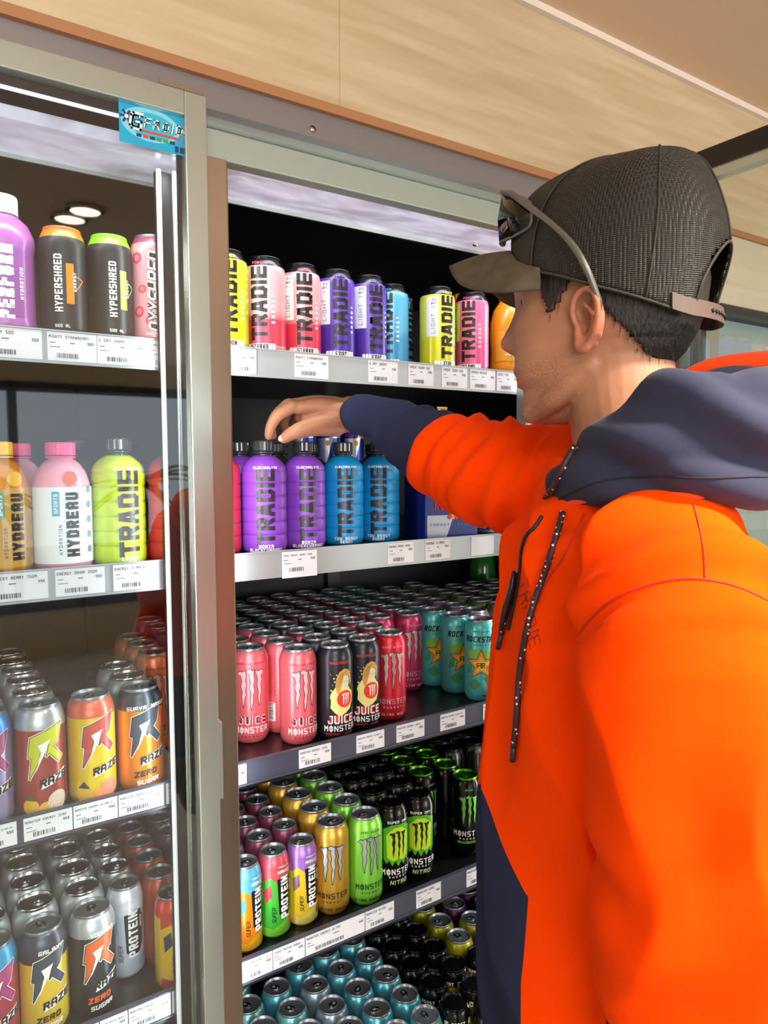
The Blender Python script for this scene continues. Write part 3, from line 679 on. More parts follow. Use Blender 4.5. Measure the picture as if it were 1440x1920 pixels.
kind('blackmustard', .033, .168, cm('can_dark_mustard', '8d8416', .4), ((.82, blk, 'above'),), lid=M_lidblack, tab=M_lidblack, art=rkb, artm=[W_, pm('print_cream', 'd8cf9a', .4), K_])
# --- left bay: raze cans
def raze(name_, sub, sub2='SUGAR', fruit=None):
    def art(f, R, h):
        bolt_r(f, .002, h*.42, .046, h*.40, 2, 3, 1)
        f.poly([(-.006, h*.27), (.026, h*.33), (.030, h*.42), (-.002, h*.35)], 1, 3)
        f.text('RAZE', .012, h*.345, .011, 0, 6, .8, .24, .12, .25, rot=.2)
        if sub: f.text(sub, .0, h*.20, .009, 4, 4, .8, .26, .14, .2, rot=.1); f.text(sub2, .003, h*.12, .007, 1, 4, .8, .22, .14, .2, rot=.1)
        if name_: f.text(name_, .006, h*.835, .0062, 1, 4, .8, .22, .14, .15, rot=.05)
        if fruit is not None: f.disc(-.02, h*.12, .011, 5, 1); f.disc(.016, h*.14, .014, 6, 1); f.disc(.0, h*.09, .010, 7, 1); f.poly([(-.028, h*.18), (-.02, h*.24), (-.012, h*.17)], 3, 2)
    return art
silver = cm('can_silver_print', 'c4ccd0', .6)
RM = lambda fill, edge, sub: [K_, W_, fill, edge, sub]
kind('raze_cola', .033, .157, cm('can_rust_red', 'a3403a'), ((.80, silver, 'above'),), lid=M_lid, art=raze('', '', fruit=1), artm=RM(pm('print_olive_lime', 'c6cc1e', .35), pm('print_darkolive', '5d5f18', .4), K_)+[pm('print_mango', 'e2b23a', .4), pm('print_palepeach', 'dcc8b8', .4), pm('print_mango', 'e2b23a', .4)])
kind('raze_yellow', .033, .157, cm('can_bright_yellow', 'f0cf22'), ((.82, cm('can_salmon', 'dd6a52'), 'above'),), lid=M_lid, art=raze('', '', fruit=1), artm=RM(pm('print_brickred', 'c44a3c', .35), pm('print_navygrey', '2f3a4a', .4), K_)+[pm('print_mango', 'e2b23a', .4), pm('print_peach', 'e88a72', .4), pm('print_peach2', 'ee9c50', .4)])
kind('raze_orange', .033, .157, cm('can_hot_orange', 'f28a1c'), ((.80, cm('can_graphite', '3c4650', .5), 'above'),), lid=M_lid, art=raze('GUAVA MANGO', 'ZERO'), artm=RM(pm('print_graphite', '3a4654', .35), pm('print_graphite2', '222a34', .4), pm('print_darkbrown', '3a2a12', .4)))
kind('raze_purple', .033, .157, cm('can_lilac_grey', 'a39ac6'), ((.80, cm('can_blue_band', '3a8ad8'), 'above'),), lid=M_lid, art=raze('', ''), artm=RM(pm('print_magenta', 'a83a78', .35), pm('print_violet', '4c2a5c', .4), K_))
kind('raze_galaxy', .033, .157, cm('can_sun_yellow', 'ecc83a'), ((.72, cm('can_graphite2', '4a4e5a', .6), 'above'),), lid=M_lid, art=raze('GALAXY', 'ZERO'), artm=RM(pm('print_graphite', '3a4654', .35), pm('print_graphite2', '222a34', .4), pm('print_darkbrown', '3a2a12', .4)))
kind('raze_voodoo', .033, .157, cm('can_gunmetal', '3a4048', .7), ((.80, silver, 'above'),), lid=M_lid, art=raze('VOODOO', 'ZERO'), artm=RM(pm('print_orange2', 'd8602a', .35), pm('print_darkbrown', '3a2a12', .4), pm('print_orange2', 'd8602a', .35)))
kind('raze_red', .033, .157, cm('can_crimson_blue', 'b23a50'), ((.78, cm('can_azure', '3a9fd0'), 'above'),), lid=M_lid, art=raze('', ''), artm=RM(pm('print_magenta', 'a83a78', .35), pm('print_violet', '4c2a5c', .4), K_))
kind('silvercan', .033, .157, silver, (), lid=M_can); kind('slimsilver', .0285, .150, silver, (), lid=M_can)
prot('protein_white', cm('can_white_blue', 'cdd6e4', .3), 0, cm('can_white_low', 'c3cfe2'), cm('can_paleblue', '9fbfe0'), cm('can_white_neck', 'dfe4ee', .3))
prot('protein_circus', cm('can_yellow2', 'edc62a'), 0, cm('can_red_fruit', 'd8402e'), cm('can_navy_fig', '3a4460'), cm('can_red_neck', 'd64a3a'))
kind('slimred', .0285, .150, cm('can_slim_brick', 'b5533e', .5), ()); kind('slimpurple', .0285, .150, cm('can_slim_purple', '7d4a86', .5), ())
kind('peach', .033, .168, cm('can_peach', 'e08a5e', .4), (), art=monster('', top='ZERO SUGAR', sub='ENERGY'), artm=mmats(pm('print_bluegrey', '4a4a66', .4), pm('print_bluegrey', '4a4a66', .4), pm('print_palepeach2', 'e8b49a', .35), pm('print_bluegrey', '4a4a66', .4)))
kind('lilacpink', .033, .168, cm('can_lilac_pink', 'cf86b8', .4), (), art=monster('', top='ZERO SUGAR', sub='ENERGY'), artm=mmats(pm('print_indigo', '3c2a66', .4), pm('print_indigo', '3c2a66', .4), pm('print_palelilac', 'dca6d2', .35), pm('print_indigo', '3c2a66', .4)))
# --- stencil-word cans of the top shelf
def tradie(c1, c2, low, dots=True):
    def art(f, R, h):
        if c2 is not None:
            f.rect(-PI*R*.99, h*.10, PI*R*.99, h*.36, 3, 0)
            for r_ in range(5):
                k = -PI*R*.98
                while k < PI*R*.98: f.disc(k+(r_ % 2)*.0016, h*.37+r_*.0028, .00125-.0002*r_, 3, 0, 6); k += .0032
        f.text('tradie', 0, h*.515, .0265, 0, 2, .70, .23, .12, vert=True)
        f.text('ENERGY', .0225, h*.46, .0055, 1, 2, .7, .2, .8, vert=True)
        f.rect(-.042, h*.40, -.0185, h*.86, 2, 1); f.text('LIGHT IT', -.029, h*.62, .0075, 4, 2, .8, .12, .35, vert=True)
        f.text('BIG', -.027, h*.83, .0045, 4, 2); f.text('HIT', -.027, h*.79, .0045, 4, 2)
        for k in range(9): f.rect(-.026+k*.0058, h*.055, -.0212+k*.0058, h*.115, 1, 2)
        f.text(low, 0, h*.085, .0075, 0, 3, .5, .2, .12)
        f.text('POWER', 0, h*.915, .0042, 3, 1, .8, .2)
    return art
def trad(key, c1, c2, low, panel='e6ebe2', word=K_):
    m1 = cm('can_'+key, c1, .25); m2 = cm('print_'+key, c2, .2)
    kind(key, .0338, .158, m1, ((.055, blk, 'below'), (.895, blk, 'above')), lid=M_lidblack, tab=M_tab, art=tradie(0, 1, low), artm=[word, W_, pm('print_panel_'+key, panel, .4), m2, pm('print_grey_line', '6b6f74', .4)])
trad('tradie_lime', 'd3e32e', 'c3d418', 'LEMON'); trad('tradie_pink', 'e8a3a6', 'd83e54', 'STRAWB'); trad('tradie_purple', '5f3fae', '4a2c98', "G'DAY", 'd8d8e6')
trad('tradie_blue', '5aa9cf', '3f8fbe', 'ICEE'); trad('tradie_yellow', 'd8d84a', 'c9c61c', 'ZERO', 'd5d7dc'); trad('tradie_rose', 'e4709a', 'd6568a', 'ISLAND', 'b9d24a')
def vertcan(word, m_box=None, slant=0., sw=.24, outline=False, fruit=False):
    def art(f, R, h):
        if fruit:
            for (a, b, r) in ((-.022, .78, .008), (-.014, .50, .006), (-.020, .30, .008), (.022, .70, .006), (-.004, .22, .006), (.020, .14, .008)): f.disc(a, h*b, r, 2, 0); f.disc(a, h*b, r*.6, 3, 1)
        if m_box: f.rect(.006, h*.30, .016, h*.66, 4, 1); f.line([(.018, h*.56), (.03, h*.52), (.018, h*.42)], .0012, 4, 1)
        if outline: f.text(word, .004, h*.48, .019, 0, 2, .66, sw*1.6, .10, slant, vert=True)
        f.text(word, .004 if outline else -.004, h*.48, .019 if outline else .010, 1, 3, .66 if outline else .62, sw*.8, .10 if outline else .16, slant, vert=True)
        f.text('ENERGY', .017, h*.50, .004, 1 if not outline else 2, 2, .7, .2, .4, vert=True)
        f.text('500 ML', 0, h*.10, .004, 1, 2)
    return art
kind('hyper_orange', .031, .150, cm('can_matt_black', '1c1e22', .2, .4), ((.90, cm('can_neon_orange', 'f07a1a', .1), 'above'),), lid=pm('orange_lid', 'd0601a', .4), tab=M_tab, art=vertcan('HYPERSHRED', True), artm=[K_, W_, W_, W_, pm('print_neon_orange', 'f0801e', .35)])
kind('hyper_green', .031, .150, MC['can_matt_black'], ((.90, cm('can_neon_green', '86e02a', .1), 'above'),), lid=pm('green_lid', '6fc02a', .4), tab=M_tab, art=vertcan('HYPERSHRED', True), artm=[K_, W_, W_, W_, pm('print_neon_green', '96e02e', .35)])
kind('oxyshred', .0325, .160, cm('can_blush', 'f0a2a8', .2), ((.92, cm('can_raspberry_neck', 'c2506a'), 'above'), (.07, cm('can_melon_base', 'e45060'), 'below')), lid=M_lid, art=vertcan('OXYSHRED', False, .2, .2, True, True), artm=[K_, W_, pm('print_raspberry', 'd8475c', .4), pm('print_raspberry2', 'ea7a84', .4), W_])
kind('redbull', .0265, .135, cm('can_cobalt', '1f3a9a', .5), ((.93, silver, 'above'), (.06, silver, 'below')), art=lambda f, R, h: (f.poly([(-.026, .01), (-.004, .01), (.012, h*.5), (-.026, h*.5)], 1, 0), f.poly([(.004, h*.5), (.035, h*.5), (.035, h*.9), (.024, h*.9)], 1, 0), f.text('R\u03b5\u03b4 B\u03c5\u03bb\u03bb', 0, h*.55, .008, 2, 2, .7, .2), f.disc(0, h*.42, .006, 3, 2)), artm=[K_, silver, pm('print_logo_red', 'd8203a', .35), pm('print_sun_yellow', 'f0b82a', .35)])

ORD = ['front', 'second', 'third', 'fourth', 'fifth', 'sixth', 'seventh', 'eighth', 'ninth', 'tenth', 'eleventh']
SHW = {1: 'top shelf', 2: 'second shelf', 3: 'third shelf', 4: 'fourth shelf', 5: 'bottom deck'}
FZ = {1: SH[1][0], 2: SH[2][0], 3: SH[3][0], 4: SH[4][0], 5: .237}
def put(key, x, y, sh, face, label, group, full=True, z=None, name='drink_can', cat='can'):
    k = KIND[key]
    e = empty(name, (x, y, FZ[sh] if z is None else z), label, cat, group, -math.atan2(x, y)+math.radians(face))
    b = child('body', k['body'], e); l = child('lid', k['lid'], e); t = child('pull_tab', k['tab'], l)
    t.rotation_euler = (0, 0, random.uniform(-2.4, 2.4))
    if k['art'] and full: child('printed_label', k['art'], e)
    return e
ROWN = ['nearest', 'second', 'third', 'fourth', 'fifth', 'sixth', 'seventh', 'eighth', 'ninth', 'tenth', 'eleventh', 'twelfth']
def row(sh, bay, rn, x, items, dx=0.):
    """items: (kind, y, face, description) front to back"""
    side = 'right of' if bay == 'right' else 'left of'
    for i, it in enumerate(items):
        key, y, face, desc = it
        lab = f'{desc}, {ORD[i]} in {ROWN[rn]} row {side} mullion, {SHW[sh]}'
        put(key, x+dx*i+random.uniform(-.0003, .0003), y, sh, face, lab, f'cans on the {SHW[sh]}, {bay} bay', full=(i < 2))
def ser(key, desc, y0, n, d=.0672, f0=None): return [(key, y0+d*i+random.uniform(-.0003, .0003), (random.uniform(-170, 170) if (i or f0 is None) else f0), desc) for i in range(n)]
# third shelf, right bay
row(3, 'right', 0, .512, [('punch', 1.193, 2, 'coral pink can')]+ser('punch', 'coral pink can', 1.260, 5))
row(3, 'right', 1, .579, [('punch', 1.138, 20, 'coral pink can'), ('punch', 1.205, 150, 'coral pink can with barcode showing'), ('punch', 1.272, 90, 'coral pink can')]+ser('punch', 'coral pink can', 1.339, 1)+ser('charcoal', 'charcoal can', 1.406, 4))
row(3, 'right', 2, .646, [('radiance', 1.124, 18, 'charcoal juice can with tilted red logo'), ('charcoal', 1.190, 0, 'charcoal can')]+ser('darkred', 'dark red can', 1.2565, 1)+ser('charcoal', 'charcoal can', 1.3237, 5))
row(3, 'right', 3, .713, [('radiance', 1.137, 16, 'charcoal juice can with blond figure')]+ser('charcoal', 'charcoal can', 1.204, 3)+ser('wine', 'wine red can', 1.4056, 4))
row(3, 'right', 4, .780, [('ultrared', 1.145, 12, 'bright red can with silver claw')]+ser('darkred', 'dark red can', 1.212, 3)+ser('wine', 'wine red can', 1.4136, 4))
row(3, 'right', 5, .847, [('ultrarose', 1.280, 10, 'rose pink can')]+ser('darkred', 'dark red can', 1.347, 5))
row(3, 'right', 6, .914, [('ultrarose', 1.270, 28, 'rose pink can with silver claw')]+ser('ultrarose', 'rose pink can', 1.337, 2)+ser('teal', 'dark teal can', 1.47, 3))
row(3, 'right', 7, .981, [('rockstar', 1.265, 24, 'aqua can with orange star')]+ser('teal', 'dark teal can', 1.333, 5))
row(3, 'right', 8, 1.0, [('rockstar', 1.131, 4, 'aqua can with whole orange star')])
row(3, 'right', 9, .990, [('rockstar', 1.198, 30, 'aqua can with star partly hidden')])
row(3, 'right', 10, 1.057, [('mauve', 1.212+.0665*i, 0, 'mauve silver can') for i in range(6)])
row(3, 'right', 11, 1.148, ser('olive', 'pale olive can', 1.229, 6))
for j, x in enumerate((1.219, 1.29, 1.36)):
    for i, y in enumerate([1.21+.0672*q for q in range(5)]):
        put('olive' if j == 0 and i < 2 else 'brown', x, y, 3, 0, f'{"pale olive" if j == 0 and i < 2 else "brown"} can, {ORD[i]} from front in {("row beside the olive cans", "second row past olive cans", "row nearest green bottle")[j]}, third shelf', 'cans on the third shelf, right bay', False)
# fourth shelf, right bay
row(4, 'right', 0, .470, [('protein_orange', 1.132, 36, 'orange protein can')]+ser('protein_grey', 'slim plum-topped can', 1.20, 5, .06))
row(4, 'right', 1, .527, [('protein_green', 1.140, 28, 'green protein can')]+ser('protein_plum', 'slim plum can', 1.20, 6, .062))
row(4, 'right', 2, .584, [('protein_yellow', 1.142, 26, 'yellow protein can with lilac top')]+ser('protein_plum', 'slim plum can', 1.210, 6, .062))
row(4, 'right', 3, .6465, ser('gold', 'gold can', 1.142, 6, .067, 2))
row(4, 'right', 4, .713, ser('lime', 'lime green can', 1.132, 6, .067, 20))
row(4, 'right', 5, .780, [('nitro', 1.142, 26, 'black and lime can')]+ser('blackall', 'black can', 1.209, 5))
row(4, 'right', 6, .846, [('nitro', 1.143, 12, 'black and lime can with whole claw')]+ser('blackall', 'black can', 1.21, 5))
row(4, 'right', 7, .914, ser('classic', 'black can with green lid', 1.222, 5))
row(4, 'right', 8, .981, ser('classic', 'black can with green lid', 1.155, 5, .067, 14))
row(4, 'right', 9, 1.050, ser('blackall', 'black can', 1.29, 4)); row(4, 'right', 10, 1.118, ser('blackall', 'black can', 1.29, 4))
# bottom deck, right bay (stands further out)
k5 = [(.527, ['icegrey', 'icegrey', 'aquaorange', 'aquaorange'], 1.13), (.594, ['aquaorange', 'aquaorange', 'aquaorange', 'iceblue'], 1.075), (.661, ['icegrey', 'icegrey', 'icegrey', 'iceblue'], 1.105),
      (.728, ['iceblue']*5, 1.049), (.795, ['iceblue']*5, 1.049), (.862, ['blackmustard', 'blackmustard', 'blackmustard', 'blackmustard', 'blackmustard'], 1.045),
      (.929, ['blackmustard']*5, 1.062), (.996, ['blackmustard', 'mustard', 'mustard', 'mustard', 'mustard'], 1.125), (1.063, ['blackmustard', 'mustard', 'mustard', 'purple', 'purple'], 1.09), (1.130, ['blackmustard', 'mustard', 'purple', 'purple'], 1.12), (1.197, ['mustard', 'purple', 'purple'], 1.16)]
dn = {'icegrey': 'ice grey can', 'iceblue': 'ice blue can', 'aquaorange': 'aqua and orange can', 'blackmustard': 'black-topped mustard can', 'mustard': 'mustard green can', 'purple': 'deep purple can'}
for rn, (x, ks, y0) in enumerate(k5):
    row(5, 'right', rn, x, [(k, y0+.0672*i, random.uniform(-60, 60), dn[k]) for i, k in enumerate(ks)])
for x, y, nm in ((.905, 1.003, 'foremost'), (.875, .985+.0, 'second foremost')):
    if nm == 'foremost': put('blackmustard', x+.004, y-.008, 5, 20, 'black-topped mustard can, foremost of the bottom deck beside the navy pocket', 'cans on the bottom deck, right bay')
# left bay, third shelf
row(3, 'left', 0, .362, [('peach', 1.257-.0, 8, 'peach can with pale claw')]+ser('peach', 'peach can', 1.330, 2))
row(3, 'left', 1, .296, [('raze_orange', 1.110, 12, 'orange zero sugar can')]+ser('silvercan', 'silver-topped can', 1.178, 2))
row(3, 'left', 2, .225, [('raze_yellow', 1.110, 14, 'yellow can with brick red bolt')])
row(3, 'left', 3, .157, [('raze_cola', 1.110, 8, 'rust red can with lime bolt')]+ser('silvercan', 'silver-topped can', 1.178, 5))
row(3, 'left', 4, .088, [('raze_purple', 1.110, 10, 'lilac can with blue top')]+ser('silvercan', 'silver-topped can', 1.178, 4))
for i, y in enumerate((1.315, 1.383, 1.455, 1.529)):
    put('lilacpink', .431, y, 3, 4, f'lilac pink can, {ORD[i]} in the row beside the peach cans, third shelf', 'cans on the third shelf, left bay')
# left bay, fourth shelf
row(4, 'left', 0, .398, ser('slimpurple', 'slim purple can', 1.19, 5, .061))
row(4, 'left', 1, .340, [('protein_circus', 1.115, 30, 'yellow and red protein can')]+ser('slimred', 'slim brick red can', 1.185, 5, .06))
row(4, 'left', 2, .283, [('protein_white', 1.185, 10, 'white protein can')]+ser('slimsilver', 'slim silver can', 1.246, 4, .06))
row(4, 'left', 3, .222, [('raze_voodoo', 1.132, 14, 'gunmetal can with orange bolt')]+ser('silvercan', 'silver can', 1.200, 4))
row(4, 'left', 4, .153, [('raze_galaxy', 1.132, 8, 'yellow zero can with dark bolt')]+ser('silvercan', 'silver can', 1.199, 4))
row(4, 'left', 5, .086, [('raze_red', 1.130, 10, 'crimson can with azure top')]+ser('silvercan', 'silver can', 1.197, 4))
# left bay, bottom deck (below the frame)
row(5, 'left', 0, .30, ser('silvercan', 'silver can', 1.10, 3)); 
# top shelf, right bay
T1 = [('tradie_lime', .447, 1.108, 6, 'lime yellow can cut off by the mullion, top shelf'), ('tradie_pink', .5145, 1.112, -16, 'pale pink and red can, left of the two pink ones, top shelf'),
      ('tradie_pink', .583, 1.118, 12, 'pale pink and red can, right of the two pink ones, top shelf'), ('tradie_purple', .651, 1.118, 16, 'purple can, left of the two purple ones, top shelf'),
      ('tradie_purple', .719, 1.120, 28, 'purple can, right of the two purple ones, top shelf'), ('tradie_blue', .790, 1.150, -16, 'light blue can with black stencil word, top shelf'),
      ('tradie_blue', .836, 1.20, 62, 'light blue can turned away behind its twin, top shelf'), ('tradie_yellow', .876, 1.118, 36, 'yellow can with white panel, right of the blue cans, top shelf'),
      ('tradie_rose', .962, 1.118, -10, 'rose pink can nearest the cap brim, top shelf')]
for k, x, y, fc, lb in T1: put(k, x, y, 1, fc, lb, 'stencil-word cans on the top shelf')
# top shelf, left bay
put('hyper_orange', .2065, 1.105, 1, -4, 'black can with neon orange top, top shelf behind the glass', 'black cans on the top shelf, left bay')
put('hyper_green', .2695, 1.105, 1, 14, 'black can with neon green top, top shelf behind the glass', 'black cans on the top shelf, left bay')
put('oxyshred', .3325, 1.108, 1, -4, 'blush pink can with outlined white word, top shelf behind the glass', None)
put('tradie_lime', .386, 1.150, 1, 40, 'lime can half hidden behind the blush pink can, top shelf', None)
# red bull cans, second shelf
for i, (x, y) in enumerate([(.985, 1.165), (1.045, 1.165), (1.105, 1.165), (1.015, 1.225)]): put('redbull', x, y, 2, (-10, 10, 0, 0)[i], f'blue and silver slim can, {("left one beside the blue carton", "middle one right of the blue carton", "right one furthest from the blue carton", "rear one behind the carton edge")[i]}', 'slim blue cans, second shelf')

# ------------------------------------------------------------------ bottles
def bottle_meshes(R, prof, body, cap, capm, art=None, artm=(), neckm=None, sq=0.):
    """prof: list of (radius, z); cap: (radius, z0, z1)"""
    n = 40; rs = []
    for r, z in prof:
        ring = []
        for i in range(n):
            a = 2*PI*i/n; q = 1+sq*(abs(math.cos(2*a))-.5)*(1 if r > R*.8 else 0); ring.append((r*q*math.sin(a), -r*q*math.cos(a), z))
        rs.append(ring)
    mb = MB(); mb.rings(rs); o = mb.build('body', body); b = o.data; bpy.data.objects.remove(o)
    c = MB(); cr_, z0, z1 = cap; rings_ = []
    for r, z in ((cr_*.98, z0), (cr_, z0+.001), (cr_, z1-.002), (cr_*.94, z1)):
        rings_.append([((r+(.0004 if i % 2 else 0))*math.cos(2*PI*i/48), (r+(.0004 if i % 2 else 0))*math.sin(2*PI*i/48), z) for i in range(48)])
    c.rings(rings_, smooth=False); c.lathe([(cr_*1.03, z0-.004), (cr_*1.03, z0-.0012)], 32)
    o = c.build('cap', capm); cm_ = o.data; bpy.data.objects.remove(o)
    nk = MB().lathe([(cr_*.86, prof[-1][1]-.001), (cr_*.86, z0-.004)], 28).build('neck', neckm or capm); nm_ = nk.data; bpy.data.objects.remove(nk)
    am = None
    if art: f = Flat(); art(f, R); am = f.mesh('printed_label', list(artm), R=R, base=.0006, step=.0002)
    return dict(body=b, cap=cm_, neck=nm_, art=am)
def ribbed(R, H):
    p = [(R*.80, 0), (R*.93, .003), (R*.98, .008)]
    nb = 6; seg = (H-.012)/nb
    for k in range(nb):
        z = .010+k*seg; p += [(R*.985, z), (R, z+.003), (R, z+seg-.0042), (R*.985, z+seg-.002), (R*.955, z+seg-.0008)]
    z = H; p += [(R*.985, z), (R*.93, z+.006), (R*.80, z+.0125), (R*.62, z+.018), (R*.47, z+.022)]
    return p
def tr_art(low1, low2, off=0.):
    def art(f, R):
        f.text('tradie', off, .078, .0305, 0, 1, .66, .22, .11, vert=True)
        f.text(low1, off, .0125, .0055, 1, 1, .7, .22); f.text(low2, off, .0065, .0052, 1, 1, .7, .22)
        f.text('ELECTROLYTE', off, .142, .004, 1, 1, .7, .22)
    return art
BOT = {}
M_capd = pm('smoky_clear_cap', '3a3c3e', .12, .1, .8)
word_d = pm('print_smoke', '2e2a33', .3)
def tbottle(key, c, l1, l2, off=0.): BOT[key] = bottle_meshes(.0375, ribbed(.0375, .140), pm('bottle_'+key, c, .38, .0, .5), (.0175, .170, .187), M_capd, tr_art(l1, l2, off), [word_d, W_])
tbottle('purple', '8a45c8', 'BONZA', 'BLACKCURRANT'); tbottle('blue', '1396dc', 'YOU BEAUT', 'BERRY'); tbottle('redt', 'd6304a', 'RIPPER', 'RASPBERRY'); tbottle('limeb', 'c8e012', 'LEMON', 'LIME'); tbottle('coral', 'e8484e', 'TROPICAL', 'PUNCH')
def hyd(f, R):
    f.rect(-PI*R*.6, .012, PI*R*.6, .118, 2, 0)
    f.rect(-.020, .078, -.010, .112, 3, 1); f.text('SPORTS', -.015, .095, .005, 1, 2, .7, .2, vert=True)
    f.text('HYDREAU', .006, .066, .017, 0, 2, .62, .26, .15, vert=True, rot=0); f.text('HYDRATION', -.010, .045, .0045, 0, 2, .7, .16, .4, vert=True)
    for k in range(5): f.disc(.033, .030+k*.021, .0052, 4, 1)
    f.disc(.004, .130, .010, 5, 1)
hp = [(.030, 0), (.037, .004), (.0395, .012), (.0395, .02), (.0385, .024), (.0395, .03), (.0395, .112), (.038, .122), (.033, .138), (.025, .150), (.018, .156)]
BOT['hyd_pink'] = bottle_meshes(.0395, hp, pm('bottle_blush', 'ee9fb6', .3), (.0195, .162, .180), pm('cap_hot_pink', 'f0508c', .4), hyd, [pm('print_charcoal', '2a2a30', .4), W_, pm('print_offwhite', 'eef2f4', .4), pm('print_cyan', '38a8c8', .4), pm('print_dustblue', '6a8ca8', .4), pm('print_salmon2', 'e0694e', .4)], neckm=pm('neck_pinkclear', 'd8a8b8', .2))
BOT['hyd_yellow'] = bottle_meshes(.0395, hp, pm('bottle_amber', 'd88a1e', .3), (.0195, .162, .180), pm('cap_yellow', 'f2c21a', .4), hyd, [MC['print_charcoal'], W_, pm('print_ochre', 'c99a3a', .4), pm('print_teal3', '5f9a94', .4), pm('print_ochre2', 'b8862e', .4), pm('print_gold4', 'e8b03a', .4)], neckm=pm('neck_amber', 'a8701e', .2))
def perf(f, R):
    f.rect(-.026, .022, .018, .112, 2, 0)
    f.text('PERFORM', -.006, .066, .022, 0, 1, .52, .26, .12, vert=True); f.text('HYDRATION', .015, .066, .005, 0, 1, .7, .2, .3, vert=True)
pp = [(.030, 0), (.039, .004), (.0405, .015), (.0385, .022), (.0385, .112), (.0405, .119), (.039, .132), (.032, .148), (.022, .157), (.017, .160)]
BOT['perform'] = bottle_meshes(.0385, pp, pm('bottle_orchid', 'a860a8', .25), (.020, .164, .185), pm('cap_white', 'e6e8ec', .4), perf, [W_, W_, pm('print_plum_panel', '8c4a94', .4)])
jp = [(.026, 0), (.033, .004), (.035, .02), (.033, .05), (.035, .08), (.034, .11), (.028, .135), (.018, .15), (.014, .156)]
BOT['juice'] = bottle_meshes(.035, jp, pm('bottle_orange_juice', 'e8961a', .25), (.0165, .160, .178), pm('cap_orange', 'e07a1a', .4), lambda f, R: (f.rect(-.03, .03, .03, .09, 0, 0), f.disc(-.008, .065, .012, 1, 1), f.text('JUICE', .004, .045, .008, 2, 1)), [pm('print_amber', 'd8a02a', .4), pm('print_orange5', 'e8701a', .4), W_])
BOT['greensoda'] = bottle_meshes(.036, jp, pm('bottle_green', '1f6a1e', .12), (.0155, .160, .176), pm('cap_green', '2f7a2e', .4))
BOT['dark'] = bottle_meshes(.0375, ribbed(.0375, .140), pm('bottle_dark_olive', '39421c', .25), (.0175, .170, .187), pm('cap_black', '16181a', .3))
BOT['darkblue'] = bottle_meshes(.0375, ribbed(.0375, .140), pm('bottle_dark_blue', '0f3a5c', .25), (.0175, .170, .187), MC['cap_black'])
def putb(key, x, y, sh, face, label, group=None, full=True, name='drink_bottle'):
    k = BOT[key]; e = empty(name, (x, y, FZ[sh]), label, 'bottle', group, -math.atan2(x, y)+math.radians(face))
    child('body', k['body'], e); child('neck', k['neck'], e); child('cap', k['cap'], e)
    if k['art'] and full: child('printed_label', k['art'], e)
    return e
G2 = 'stencil-word bottles on the second shelf'
putb('purple', .517, 1.132, 2, 4, 'purple stencil-word bottle under the fingers, second shelf', G2); putb('purple', .602, 1.150, 2, 12, 'purple stencil-word bottle beside the blue ones, second shelf', G2)
putb('blue', .690, 1.162, 2, 8, 'blue stencil-word bottle beside the purple ones, second shelf', G2); putb('blue', .774, 1.166, 2, -4, 'blue stencil-word bottle below the navy sleeve, second shelf', G2)
putb('redt', .440, 1.145, 2, 10, 'red stencil-word bottle half hidden by the mullion, second shelf', G2)
putb('purple', .508, 1.214, 2, 40, 'purple bottle standing behind the front purple one by the mullion', G2, False)
for i, (x, y, k) in enumerate([(.588, 1.236, 'dark'), (.664, 1.248, 'dark'), (.742, 1.248, 'darkblue'), (.819, 1.256, 'darkblue')]):
    putb(k, x, y, 2, 0, f'dark bottle, rear line of second shelf, {("behind the right purple bottle", "between purple and blue bottles", "between the two blue bottles", "behind the sleeve and right blue bottle")[i]}', G2, False)
putb('hyd_yellow', .117, 1.115, 2, 24, 'amber hydration bottle with yellow cap, second shelf behind the glass', 'bottles on the second shelf, left bay')
putb('hyd_pink', .197, 1.115, 2, 10, 'blush hydration bottle with hot pink cap, second shelf behind the glass', 'bottles on the second shelf, left bay')
putb('limeb', .275, 1.114, 2, 22, 'lime yellow stencil-word bottle, second shelf behind the glass', 'bottles on the second shelf, left bay')
putb('coral', .357, 1.116, 2, 24, 'coral red stencil-word bottle beside the door frame, second shelf', 'bottles on the second shelf, left bay')
for i, (x, y, k) in enumerate([(.150, 1.19, 'hyd_pink'), (.232, 1.192, 'dark'), (.309, 1.192, 'dark'), (.386, 1.20, 'coral')]):
    putb(k, x, y, 2, 30, f'{("pink bottle", "dark-capped bottle", "dark-capped bottle", "coral bottle")[i]} in the rear line, {("behind the hot pink cap", "behind and left of the lime bottle", "straight behind the lime bottle", "behind the front coral bottle")[i]}', 'bottles on the second shelf, left bay', False)
putb('perform', .134, 1.117, 1, 10, 'orchid purple sports bottle with white cap, top shelf behind the glass')
for i, (x, y) in enumerate([(1.005, 1.20), (1.055, 1.115), (1.13, 1.13)]): putb('juice', x, y, 1, 10, f'orange juice bottle, {("behind the rose pink can", "beside the rose pink can near his nose", "furthest right on the top shelf")[i]}', 'juice bottles on the top shelf')
gs = putb('greensoda', at(913, 1080, Y=1.60).x, 1.62, 3, 0, 'green soda bottle at the far end of the third shelf'); gs.scale = (1.15, 1.15, 1.6)

# slim cans stacked in a tray behind the hand, second shelf
for i, (x, y) in enumerate([(.735, 1.40), (.795, 1.40), (.855, 1.40)]):
    put('redbull', x, y, 2, (25, 8, -10)[i], f'blue and silver slim can, {("left", "middle", "right")[i]} one of the lower layer behind the hand', 'stacked slim cans behind the hand', z=FZ[2])
    put('redbull', x, y, 2, (-30, -4, 20)[i], f'blue and silver slim can, {("left", "middle", "right")[i]} one of the upper layer behind the hand', 'stacked slim cans behind the hand', z=FZ[2]+.1355)
